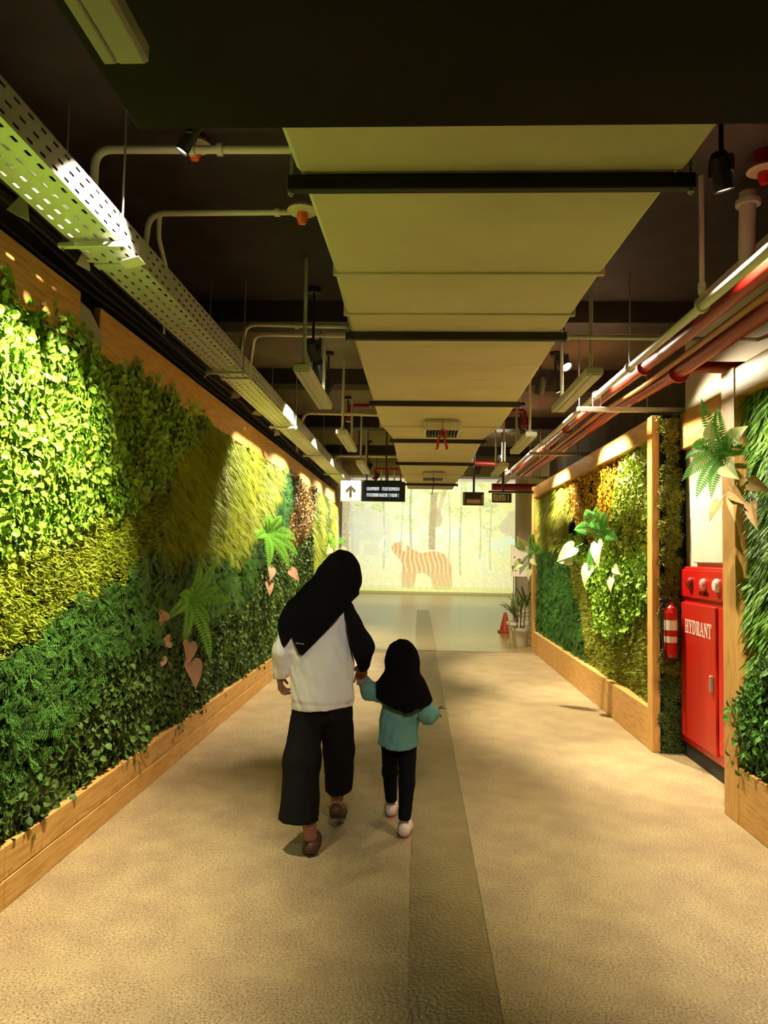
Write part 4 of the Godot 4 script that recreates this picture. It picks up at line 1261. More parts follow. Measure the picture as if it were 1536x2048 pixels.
func detector(called: String, label: String, at: Vector3, base: Material, tip: Material, red_top: bool) -> void:
	var t := thing(called, label, "detector", at)
	var m := MB.new()
	if red_top:
		m.lathe([Vector2(0, 0.0), Vector2(0.05, 0.0), Vector2(0.055, 0.02), Vector2(0.05, 0.10), Vector2(0.035, 0.12), Vector2(0, 0.125)], Transform3D(Basis(), Vector3(0, 0.02, 0)), 16)
		part("red_cap", m, mat(srgb(132, 20, 34), 0.35), t)
		m = MB.new()
	m.lathe([Vector2(0, -0.01), Vector2(0.07, -0.01), Vector2(0.085, 0.0), Vector2(0.07, 0.022), Vector2(0, 0.022)], Transform3D(), 20)
	part("flange", m, base, t)
	m = MB.new()
	m.lathe([Vector2(0, -0.075), Vector2(0.02, -0.07), Vector2(0.032, -0.04), Vector2(0.03, -0.01), Vector2(0, -0.008)], Transform3D(), 14)
	part("sensor", m, tip, t)

func pipes() -> void:
	var X := Vector3(1, 0, 0)
	var Z := Vector3(0, 0, 1)
	conduit("white conduit loop nearest the camera, rising from the tray and running right to the duct", [Vector3(-1.655, 3.02, -3.6), Vector3(-1.655, 3.595, -3.6), Vector3(-0.45, 3.585, -3.6)], 0.021, M.cream, [[Vector3(-1.02, 3.59, -3.6), X], [Vector3(-1.16, 3.59, -3.6), X]])
	conduit("second white conduit loop, thinner, running right to the orange detector", [Vector3(-1.56, 3.02, -4.02), Vector3(-1.52, 3.45, -4.0), Vector3(-0.73, 3.45, -3.99)], 0.016, M.cream, [[Vector3(-0.80, 3.45, -3.99), X]])
	conduit("slanting thin conduit beside the second white conduit loop", [Vector3(-1.46, 3.44, -4.0), Vector3(-1.50, 3.36, -4.1), Vector3(-1.62, 3.1, -4.9)], 0.013, M.cream, [], "conduit", 0.05)
	conduit("third white conduit loop, upper of two parallel ones reaching the duct", [Vector3(-1.5, 3.02, -6.0), Vector3(-1.42, 3.42, -5.9), Vector3(-0.47, 3.40, -5.9)], 0.018, M.cream, [[Vector3(-1.0, 3.41, -5.9), X]])
	conduit("white conduit just below the third loop, slanting down to the tray", [Vector3(-1.62, 3.02, -6.8), Vector3(-1.36, 3.36, -5.98), Vector3(-0.47, 3.34, -5.95)], 0.016, M.cream, [])
	conduit("far white conduit loop under the third ceiling rib on the left", [Vector3(-1.5, 3.02, -9.1), Vector3(-1.42, 3.30, -9.05), Vector3(-0.4, 3.28, -9.05)], 0.02, M.cream, [])
	conduit("farthest white conduit across the left ceiling, behind the red pipe", [Vector3(-1.5, 3.02, -12.6), Vector3(-1.42, 3.24, -12.6), Vector3(-0.36, 3.24, -12.6)], 0.02, M.cream, [])
	detector("smoke_detector", "red-capped detector with orange tip on the nearest left conduit", Vector3(-1.165, 3.64, -3.66), M.cream, M.orange, true)
	detector("heat_detector", "cream detector with orange tip at the end of the second left conduit", Vector3(-0.66, 3.45, -3.98), M.cream, M.orange, false)
	detector("smoke_detector", "red-capped detector at the upper right edge above the thick white pipe", Vector3(1.76, 3.60, -3.86), M.cream, M.red, true)
	# right side
	conduit("long white conduit running along the right side below the ceiling", [Vector3(1.53, 2.96, 1.0), Vector3(1.53, 2.96, -3.5), Vector3(1.53, 3.0, -7.0), Vector3(1.52, 3.02, -14.5)], 0.026, M.white_paint, [[Vector3(1.53, 2.966, -4.1), Z], [Vector3(1.53, 2.98, -5.5), Z], [Vector3(1.53, 3.0, -6.52), Z], [Vector3(1.53, 3.01, -9.3), Z]], "conduit", 0.3)
	conduit("upper red pipe running along the right side next to the white conduit", [Vector3(1.66, 2.965, 1.0), Vector3(1.66, 2.99, -5.0), Vector3(1.68, 3.06, -7.0), Vector3(1.68, 3.06, -15.0)], 0.042, M.red_pipe, [[Vector3(1.667, 3.01, -5.6), Z], [Vector3(1.68, 3.06, -8.6), Z]], "pipe", 0.3)
	conduit("lower red pipe running along the right side nearest the wall", [Vector3(1.83, 2.90, 1.0), Vector3(1.83, 2.91, -5.2), Vector3(1.83, 2.98, -7.0), Vector3(1.83, 2.98, -13.0)], 0.05, M.red_pipe, [[Vector3(1.83, 2.91, -5.35), Z]], "pipe", 0.3)
	conduit("thin rust-brown pipe between the two red pipes on the right", [Vector3(1.75, 2.93, 1.0), Vector3(1.75, 2.94, -6.0), Vector3(1.755, 3.0, -7.2), Vector3(1.755, 3.0, -13.0)], 0.02, mat(srgb(168, 104, 50), 0.4), [], "pipe", 0.3)
	conduit("red branch pipe bending from the lower red pipe down to the wall above the recess", [Vector3(1.84, 2.93, -5.6), Vector3(1.90, 2.96, -5.38), Vector3(2.02, 2.66 + 0.16, -4.86), Vector3(2.32, 2.80, -4.72)], 0.04, M.red_pipe, [], "pipe", 0.1)
	conduit("thick white pipe dropping from the ceiling at the upper right edge", [Vector3(1.76, 3.58, -4.05), Vector3(1.75, 3.10, -4.06), Vector3(1.78, 3.05, -3.4), Vector3(1.78, 3.05, -2.46)], 0.043, M.white_paint, [[Vector3(1.76, 3.52, -4.05), Vector3.UP]], "pipe", 0.16)
	conduit("thin white conduit joining the second duct channel to the right wall", [Vector3(0.97, 3.06, -5.0), Vector3(2.3, 3.05, -5.02)], 0.014, M.white_paint, [[Vector3(0.98, 3.06, -5.0), X]])
	for k in 2:
		conduit(["nearer thin white drop rod holding the right white conduit", "farther thin grey drop rod holding the right white conduit"][k], [Vector3(1.53, 3.7, [-4.1, -5.5][k]), Vector3(1.53, 3.0, [-4.1, -5.5][k])], [0.014, 0.006][k], M.white_paint if k == 0 else M.steel, [[Vector3(1.53, 3.05, [-4.1, -5.5][k]), Vector3.UP], [Vector3(1.53, 3.08, [-4.1, -5.5][k]), Vector3.UP]])
	for k in 3:
		var z: float = [-6.52, -9.35, -12.2][k]
		var b := thing("pipe_bracket", ["nearest grey cross bracket under the red pipes on the right", "middle grey cross bracket under the red pipes on the right", "farthest dark cross bracket under the red pipes, above the black letter sign"][k], "bracket", Vector3(1.68, 2.90, z), "cross brackets under the right pipes")
		var m := MB.new()
		m.box(Vector3(-0.32, -0.05, -0.02), Vector3(0.62, -0.008, 0.02), 0.003)
		part("channel", m, M.galv if k == 0 else M.steel, b)
		for x in [-0.3, 0.28]:
			m = MB.new()
			m.tube([Vector3(x, -0.06, 0), Vector3(x, 0.8, 0)], 0.006, 6)
			part("hanger_rod", m, M.steel, b)
		m = MB.new()
		var pts := []
		for i in 13: pts.append(Vector3(-0.15 + 0.034 * cos(PI * i / 12.0), 0.09 + 0.034 * sin(PI * i / 12.0), 0))
		pts.push_front(Vector3(-0.116, -0.01, 0)); pts.append(Vector3(-0.184, -0.01, 0))
		m.tube(pts, 0.006, 6)
		part("clamp", m, M.steel, b)
	# red sprinkler pipes farther on
	conduit("red pipe elbow dropping beside the left batten, near the lit spotlight", [Vector3(-0.36, 3.42, -9.2), Vector3(-0.88, 3.42, -9.2), Vector3(-0.88, 3.22, -9.2)], 0.03, M.red_pipe, [[Vector3(-0.88, 3.24, -9.2), Vector3.UP]], "pipe", 0.06)
	conduit("red pipe across the ceiling right of the duct with a short drop", [Vector3(0.86, 3.38, -9.2), Vector3(1.28, 3.38, -9.2), Vector3(1.28, 3.16, -9.2)], 0.026, M.red_pipe, [[Vector3(1.28, 3.2, -9.2), Vector3.UP]], "pipe", 0.04)
	var t := thing("pipe_manifold", "comb of thin red and cream pipes hanging far off, above the black message sign", "pipe", Vector3(-0.65, 3.3, -15.0))
	var m := MB.new()
	m.tube([Vector3(-0.26, 0, 0), Vector3(0.34, 0, 0)], 0.025, 8)
	part("header_pipe", m, M.red_pipe, t)
	for k in 5:
		m = MB.new()
		m.tube([Vector3(-0.24 + k * 0.13, 0, 0), Vector3(-0.24 + k * 0.13, -0.42, 0)], 0.016, 8)
		part("drop_pipe", m, M.red_pipe if k % 2 == 0 else M.cream, t)
	for x in [-0.22, 0.3]:
		m = MB.new()
		m.tube([Vector3(x, 0, 0), Vector3(x, 0.4, 0)], 0.006, 6)
		part("hanger_rod", m, M.steel, t)
	conduit("far red pipe across the right ceiling above the letter sign", [Vector3(0.9, 3.7, -13.0), Vector3(0.9, 3.2, -13.0), Vector3(1.5, 3.18, -13.0), Vector3(1.5, 3.0, -13.0)], 0.04, M.red_pipe, [], "pipe", 0.06)
	conduit("dark red beam-like pipe beside the right pillar", [Vector3(1.5, 3.02, -15.5), Vector3(2.46, 3.02, -15.5)], 0.075, M.red_pipe, [], "pipe")
	# bright vertical tube lamp near the right row
	t = thing("tube_lamp", "glowing white vertical tube lamp hanging far off right of the duct", "lamp", Vector3(1.37, 3.05, -12.25))
	m = MB.new()
	m.tube([Vector3(0, 0.03, 0), Vector3(0, 0.40, 0)], 0.03, 12)
	part("tube", m, lens_mat(2.5), t)
	m = MB.new()
	m.lathe([Vector2(0, -0.06), Vector2(0.075, -0.06), Vector2(0.06, 0.03), Vector2(0, 0.03)], Transform3D(), 16)
	part("base", m, lens_mat(1.5), t)
	m = MB.new()
	m.tube([Vector3(0, 0.40, 0), Vector3(0, 0.65, 0)], 0.006, 6)
	part("stem", m, M.steel, t)
	var l := OmniLight3D.new()
	l.name = "tube_light"; l.light_color = Color(1, 0.95, 0.85); l.light_energy = 0.8; l.light_size = 0.04; l.omni_range = 30.0; l.omni_attenuation = 2.0; l.shadow_enabled = true
	l.position = Vector3(1.29, 3.25, -12.18)
	add_child(l, true)

func battens() -> void:
	var first: Node3D
	var spots := [[-0.83, -5.12, 1.36, "nearest left unlit white batten lamp hanging on two rods, by the pair of black spotlights"], [-0.78, -0.5, 1.36, "white batten lamp under the ceiling at the upper left edge, seen from below"], [-0.83, -7.85, 1.36, "second left white batten lamp, beside the far red pipe elbow"], [-0.83, -10.4, 1.36, "third left white batten lamp, above the arrow sign"], [1.2, -5.17, 1.36, "nearest right unlit white batten lamp hanging on two rods, before the red pipes"], [1.17, -7.87, 1.36, "second right white batten lamp, beside the red ceiling pipe"], [1.19, -10.5, 1.36, "third right white batten lamp, beside the glowing tube lamp"]]
	for s in spots:
		if first == null:
			first = thing("batten_lamp", s[3], "lamp", Vector3(s[0], 2.85, s[1]), "white batten lamps along the ceiling")
			var m := MB.new()
			m.box(Vector3(-0.06, 0.0, -1.36), Vector3(0.06, 0.05, 0.0), 0.006)
			part("housing", m, M.batten, first)
			m = MB.new()
			m.box(Vector3(-0.056, -0.008, -1.35), Vector3(-0.022, 0.001, -0.01), 0.005)
			part("diffuser", m, M.batten, first)
			m = MB.new()
			m.box(Vector3(-0.016, -0.008, -1.35), Vector3(0.056, 0.001, -0.01), 0.005)
			part("diffuser", m, M.batten, first)
			for z in [-0.12, -1.2]:
				m = MB.new()
				m.tube([Vector3(0, 0.045, z), Vector3(0, 0.85, z)], 0.014, 8)
				m.lathe([Vector2(0, 0), Vector2(0.03, 0), Vector2(0.03, 0.03), Vector2(0, 0.03)], Transform3D(Basis(), Vector3(0, 0.05, z)), 12)
				part("hanger_rod", m, M.batten, first)
		else:
			copy(first, s[3], Vector3(s[0], 2.85, s[1]))

func signs() -> void:
	var lit := mat(srgb(248, 244, 214), 0.4)
	lit.emission_enabled = true; lit.emission = Color(1.0, 0.97, 0.72); lit.emission_energy_multiplier = 0.45
	var t := thing("arrow_sign", "square lit cream sign with a black up arrow hanging left of the black message sign", "sign", Vector3(-1.095, 2.595, -12.0))
	var m := MB.new()
	m.box(Vector3(-0.165, -0.165, -0.03), Vector3(0.165, 0.165, 0.028), 0.006)
	part("light_box", m, lit, t)
	m = MB.new()
	m.prism(PV([-0.02, -0.095, 0.02, -0.095, 0.02, 0.03, 0.056, -0.02, 0.084, 0.006, 0.0, 0.1, -0.084, 0.006, -0.056, -0.02, -0.02, 0.03]), 0.004, Transform3D(Basis(), Vector3(0, 0, 0.027)))
	part("arrow", m, mat(srgb(40, 36, 10), 0.6), t)
	t = thing("message_sign", "black hanging sign with two rows of white lettering, right of the arrow sign", "sign", Vector3(-0.572, 2.59, -12.0))
	m = MB.new()
	m.box(Vector3(-0.352, -0.155, -0.03), Vector3(0.352, 0.165, 0.028), 0.006)
	part("panel", m, mat(srgb(16, 22, 40), 0.35), t)
	var glow := mat(srgb(226, 236, 250), 0.4)
	glow.emission_enabled = true; glow.emission = Color(0.85, 0.93, 1.0); glow.emission_energy_multiplier = 0.7
	var r := RandomNumberGenerator.new(); r.seed = 3
	for row in 2:
		m = MB.new()
		var n := 13 if row == 0 else 14
		for k in n:
			if row == 0 and k == 5: continue
			var x := -0.265 + k * (0.53 / n)
			var y := 0.045 - row * 0.10
			var w := 0.53 / n * 0.82
			var z0 := 0.027
			# each glyph: two uprights and one or two bars
			if row == 1 and (k == 9 or k == 13):
				m.box(Vector3(x + w * 0.4, y - 0.035, z0), Vector3(x + w * 0.65, y + 0.032, z0 + 0.004))
				continue
			m.box(Vector3(x, y - 0.025, z0), Vector3(x + w * 0.3, y + 0.028, z0 + 0.004))
			m.box(Vector3(x + w * 0.68, y - 0.025, z0), Vector3(x + w, y + 0.028, z0 + 0.004))
			m.box(Vector3(x, y + (0.016 if r.randf() < 0.6 else -0.004), z0), Vector3(x + w, y + (0.028 if r.randf() < 0.6 else 0.008), z0 + 0.0041))
			if r.randf() < 0.6: m.box(Vector3(x, y - 0.025, z0), Vector3(x + w, y - 0.013, z0 + 0.0042))
		part("lettering", m, glow, t).set_meta("kind", "stuff")
	for x in [-0.27, 0.04]:
		m = MB.new()
		m.tube([Vector3(x, 0.16, 0), Vector3(x, 1.11, 0)], 0.012, 8)
		part("hanger_rod", m, M.black_metal, t)
	m = MB.new()
	m.box(Vector3(-0.37, 0.165, -0.02), Vector3(0.30, 0.185, 0.02), 0.003)
	part("hanger_bar", m, M.black_metal, t)
	# small black signs on the right
	t = thing("framed_sign", "black framed box sign on a black pole right of the duct, before the mural", "sign", Vector3(0.87, 2.50, -12.0))
	m = MB.new()
	m.box(Vector3(-0.165, -0.105, -0.05), Vector3(0.165, 0.105, 0.03), 0.006)
	part("box", m, M.black_metal, t)
	m = MB.new()
	m.box(Vector3(-0.115, -0.085, 0.031), Vector3(0.115, -0.005, 0.036), 0.002)
	part("label_plate", m, mat(srgb(150, 120, 90), 0.6), t)
	m = MB.new()
	for k in 5: m.box(Vector3(-0.095 + k * 0.04, -0.065, 0.036), Vector3(-0.068 + k * 0.04, -0.022, 0.039))
	part("lettering", m, mat(srgb(206, 188, 158), 0.6), t)
	m = MB.new()
	m.box(Vector3(-0.155, -0.09, 0.031), Vector3(-0.142, 0.085, 0.034))
	m.box(Vector3(0.132, -0.08, 0.031), Vector3(0.15, 0.06, 0.034))
	part("side_strip", m, mat(srgb(190, 180, 140), 0.6), t)
	m = MB.new()
	m.box(Vector3(-0.01, 0.1, -0.02), Vector3(0.022, 1.2, 0.015), 0.003)
	part("pole", m, M.black_metal, t)
	t = thing("letter_sign", "small black sign with one row of white letters under a dark bar at right", "sign", Vector3(1.32, 2.52, -12.0))
	m = MB.new()
	m.box(Vector3(-0.155, -0.075, -0.02), Vector3(0.155, 0.075, 0.02), 0.004)
	part("panel", m, M.black_metal, t)
	m = MB.new()
	for k in 6:
		var x := -0.135 + k * 0.046
		m.box(Vector3(x, -0.05, 0.019), Vector3(x + 0.01, 0.05, 0.023))
		if k < 4:
			m.box(Vector3(x + 0.022, -0.05, 0.019), Vector3(x + 0.032, 0.05, 0.023))
			m.box(Vector3(x, [0.03, -0.05, 0.0, 0.03][k], 0.019), Vector3(x + 0.032, [0.05, -0.03, 0.02, 0.05][k], 0.0232))
	part("lettering", m, mat(srgb(230, 226, 214), 0.5), t)
	m = MB.new()
	m.box(Vector3(-0.21, 0.08, -0.02), Vector3(0.5, 0.115, 0.02), 0.004)
	part("bar", m, M.black_metal, t)
	m = MB.new()
	m.box(Vector3(0.0, 0.11, -0.02), Vector3(0.035, 1.18, 0.02), 0.004)
	part("pole", m, M.black_metal, t)
	# white notice board by the plants
	t = thing("notice_board", "white printed notice board standing above the potted plants at the right", "sign", Vector3(2.09, 0.0, -15.7))
	m = MB.new()
	m.box(Vector3(-0.16, 1.18, -0.02), Vector3(0.2, 1.84, 0.02), 0.006)
	part("board", m, mat(srgb(232, 222, 206), 0.5), t)
	m = MB.new()
	m.box(Vector3(-0.10, 1.56, 0.02), Vector3(-0.08, 1.60, 0.023))
	m.box(Vector3(-0.14, 1.34, 0.02), Vector3(-0.11, 1.40, 0.023))
	m.box(Vector3(-0.13, 1.29, 0.02), Vector3(-0.10, 1.32, 0.023))
	m.box(Vector3(-0.08, 1.29, 0.02), Vector3(-0.055, 1.32, 0.023))
	part("print_mark", m, M.black, t)
	for x in [-0.1, 0.14]:
		m = MB.new()
		m.tube([Vector3(x, 0.0, -0.02), Vector3(x, 1.2, -0.02)], 0.012, 8)
		part("leg", m, M.steel, t)

func pots() -> void:
	var pm := mat(srgb(226, 216, 196), 0.5)
	var lm := mat(srgb(70, 92, 34), 0.5)
	lm.backlight_enabled = true; lm.backlight = Color(0.2, 0.25, 0.1)
	var spec := [[1.85, -13.62, 1.0, "nearer palm in a tall white pot at the end of the right panel"], [1.95, -14.75, 1.15, "farther palm in a wide white pot behind the nearer one, beside the red cone"]]
	for i in 2:
		var s = spec[i]
		var k: float = s[2]
		var t := thing("potted_palm", s[3], "potted plant", Vector3(s[0], 0.0, s[1]), "palms in white pots")
		var m := MB.new()
		m.lathe([Vector2(0, 0), Vector2(0.125 * k, 0), Vector2(0.165 * k, 0.27), Vector2(0.185 * k, 0.275), Vector2(0.185 * k, 0.33), Vector2(0.165 * k, 0.33), Vector2(0.16 * k, 0.29), Vector2(0, 0.29)], Transform3D(), 24)
		part("pot", m, pm, t)
		m = MB.new()
		m.lathe([Vector2(0.158 * k, 0.292), Vector2(0.08, 0.305), Vector2(0, 0.31)], Transform3D(), 16)
		part("soil", m, mat(srgb(50, 38, 26), 0.9), t)
		for j in 3:
			m = MB.new()
			m.tube([Vector3(0.05 * (j - 1), 0.3, 0.02 * j), Vector3(0.08 * (j - 1), 0.5 + 0.08 * j, 0.02), Vector3(0.12 * (j - 1), 0.75, 0.03)], 0.012, 6, 0.007)
			part("stem", m, mat(srgb(110, 96, 50), 0.7), t)
		for j in 18:
			var a := TAU * j * 0.381966 + i
			var e := 0.25 + 1.15 * j / 17.0
			var d := Vector3(cos(a) * cos(e), sin(e), sin(a) * cos(e)).normalized()
			part("leaf", strap_leaf(Vector3(0.10 * ((j % 3) - 1), 0.5 + 0.1 * (j % 3), 0.02), d, (0.42 + 0.06 * (j % 4)) * (1.0 if i == 0 else 0.8), 0.022, 0.22), lm, t)
	var t := thing("traffic_cone", "red object like a small cone on the floor behind the white pots", "cone", Vector3(1.85, 0.0, -15.95))
	var m := MB.new()
	m.lathe([Vector2(0, 0.03), Vector2(0.12, 0.03), Vector2(0.03, 0.42), Vector2(0, 0.42)], Transform3D(), 20)
	part("body", m, mat(srgb(166, 52, 24), 0.5), t)
	m = MB.new()
	m.box(Vector3(-0.15, 0.0, -0.15), Vector3(0.15, 0.03, 0.15), 0.008)
	part("base", m, mat(srgb(150, 40, 20), 0.6), t)

# ---------------------------------------------------------------- people
func poly_dist(p: Vector2, poly: PackedVector2Array) -> float:
	var d := 9.0
	for i in poly.size():
		var a := poly[i]
		var b := poly[(i + 1) % poly.size()]
		var t := clampf((p - a).dot(b - a) / (b - a).length_squared(), 0.0, 1.0)
		d = minf(d, p.distance_to(a.lerp(b, t)))
	return -d if Geometry2D.is_point_in_polygon(p, poly) else d

func hand(m: MB, off: Vector3, wrist: Vector3, dir: Vector3, palm: Vector3, thumb: Vector3, s: float, curl: float) -> void:
	dir = dir.normalized()
	thumb = (thumb - dir * thumb.dot(dir)).normalized()
	palm = thumb.cross(dir) * signf(thumb.cross(dir).dot(palm))
	var R := Vector3.ONE * 0.2 * s
	var c := wrist + dir * 0.09 * s
	var f := Field.new(c - R, c + R, 0.0042 * maxf(s, 0.75))
	f.cap(wrist - dir * 0.05 * s, wrist, 0.024 * s, 0.023 * s, 0.02 * s)
	for k in 4:
		var w := (0.026 - 0.0175 * k) * s
		f.cap(wrist + thumb * w * 0.6, wrist + dir * 0.082 * s + thumb * w, 0.014 * s, 0.0115 * s, 0.012 * s)
	for k in 4:
		var p := wrist + dir * (0.085 - 0.003 * absf(k - 1)) * s + thumb * (0.027 - 0.018 * k) * s
		var d := (dir + thumb * (0.08 - 0.05 * k)).normalized()
		var ax := thumb
		var L: float = [0.040, 0.044, 0.041, 0.033][k] * s
		var sg := signf(d.rotated(ax, 0.5).dot(palm))
		for j in 3:
			d = d.rotated(ax, sg * curl * (0.7 if j == 0 else 1.0))
			var q: Vector3 = p + d * L * float([1.0, 0.62, 0.5][j])
			f.cap(p, q, (0.0095 - 0.0008 * j) * s, (0.0088 - 0.0008 * j) * s, 0.004)
			p = q
	var p0 := wrist + dir * 0.025 * s + thumb * 0.022 * s
	var p1 := p0 + (dir * 0.75 + thumb * 0.75 + palm * 0.3).normalized() * 0.038 * s
	var p2 := p1 + (dir * 0.95 + thumb * 0.25 + palm * 0.4).normalized() * 0.03 * s
	f.cap(p0, p1, 0.014 * s, 0.0105 * s, 0.008)
	f.cap(p1, p2, 0.0105 * s, 0.009 * s, 0.004)
	f.cap(p2, p2 + (dir + palm * 0.6).normalized() * 0.02 * s, 0.009 * s, 0.0075 * s, 0.004)
	f.mesh_into(m, off)

func head_into(m: MB, off: Vector3, c: Vector3, look: Vector3, s: float) -> void:
	# skull, jaw, nose, lips, eye sockets and ears; look is where the face points
	var z := -look.normalized()
	var x := Vector3.UP.cross(z).normalized()
	var B := Basis(x, z.cross(x), z)
	var f := Field.new(c - Vector3.ONE * 0.17 * s, c + Vector3.ONE * 0.17 * s, 0.0055)
	f.ell(c + B * Vector3(0, 0.02, 0.01) * s, Vector3(0.072, 0.085, 0.09) * s, 0.02, B)
	f.ell(c + B * Vector3(0, -0.045, -0.025) * s, Vector3(0.052, 0.062, 0.06) * s, 0.03, B)
	f.cap(c + B * Vector3(0, -0.08, 0.0) * s, c + B * Vector3(0, -0.14, 0.02) * s, 0.045 * s, 0.045 * s, 0.03)
	f.cap(c + B * Vector3(0, 0.012, -0.083) * s, c + B * Vector3(0, -0.028, -0.1) * s, 0.007 * s, 0.012 * s, 0.012)
	f.cap(c + B * Vector3(-0.018, -0.06, -0.078) * s, c + B * Vector3(0.018, -0.06, -0.078) * s, 0.006 * s, 0.006 * s, 0.006)
	for k in [-1.0, 1.0]:
		f.ell(c + B * Vector3(0.03 * k, 0.0, -0.074) * s, Vector3(0.013, 0.009, 0.009) * s, 0.004, B)
		f.ell(c + B * Vector3(0.075 * k, -0.015, 0.01) * s, Vector3(0.008, 0.03, 0.018) * s, 0.008, B)
	f.mesh_into(m, off)

func shoe(m: MB, off: Vector3, heel: Vector3, toe: Vector3, w: float, hgt: float) -> void:
	var f := Field.new(heel.min(toe) - Vector3.ONE * 0.09, heel.max(toe) + Vector3.ONE * 0.13, 0.006)
	var d := (toe - heel)
	var up := Vector3(0, 1, 0)
	f.cap(heel + d * 0.12, heel + d * 0.65, w * 0.82, w * 1.02, 0.03)
	f.cap(heel + d * 0.65, heel + d * 0.88, w * 1.0, w * 0.8, 0.03)
	f.cap(heel + d * 0.12 + up * hgt * 0.4, heel + d * 0.35 + up * hgt * 0.45, w * 0.75, w * 0.75, 0.03)
	var n := d.normalized()
	var vn := (up - n * up.dot(n)).normalized()
	f.each(func(p: Vector3, v: float) -> float:
		var q := (p - heel).dot(vn)
		var cutb := -q - w * 0.55
		var op := Vector2((p - heel - d * 0.2).dot(n), q - hgt - w * 0.55).length() - w * 0.62
		return maxf(maxf(v, cutb), -op))
	f.mesh_into(m, off)

func sole(m: MB, heel: Vector3, toe: Vector3, w: float, th: float) -> void:
	var d := toe - heel
	var n := d.normalized()
	var s := Vector3.UP.cross(n).normalized()
	var vn := n.cross(s)
	var poly := PackedVector2Array()
	var L := d.length()
	for k in 24:
		var a := TAU * k / 24.0
		var ww := w * (1.06 if cos(a) > 0.0 else 0.92)
		poly.append(Vector2(sin(a) * ww, L * 0.5 + cos(a) * L * 0.5 * 1.08))
	m.prism(poly, th, Transform3D(Basis(s, n, s.cross(n)), heel - vn * (w * 0.55)))

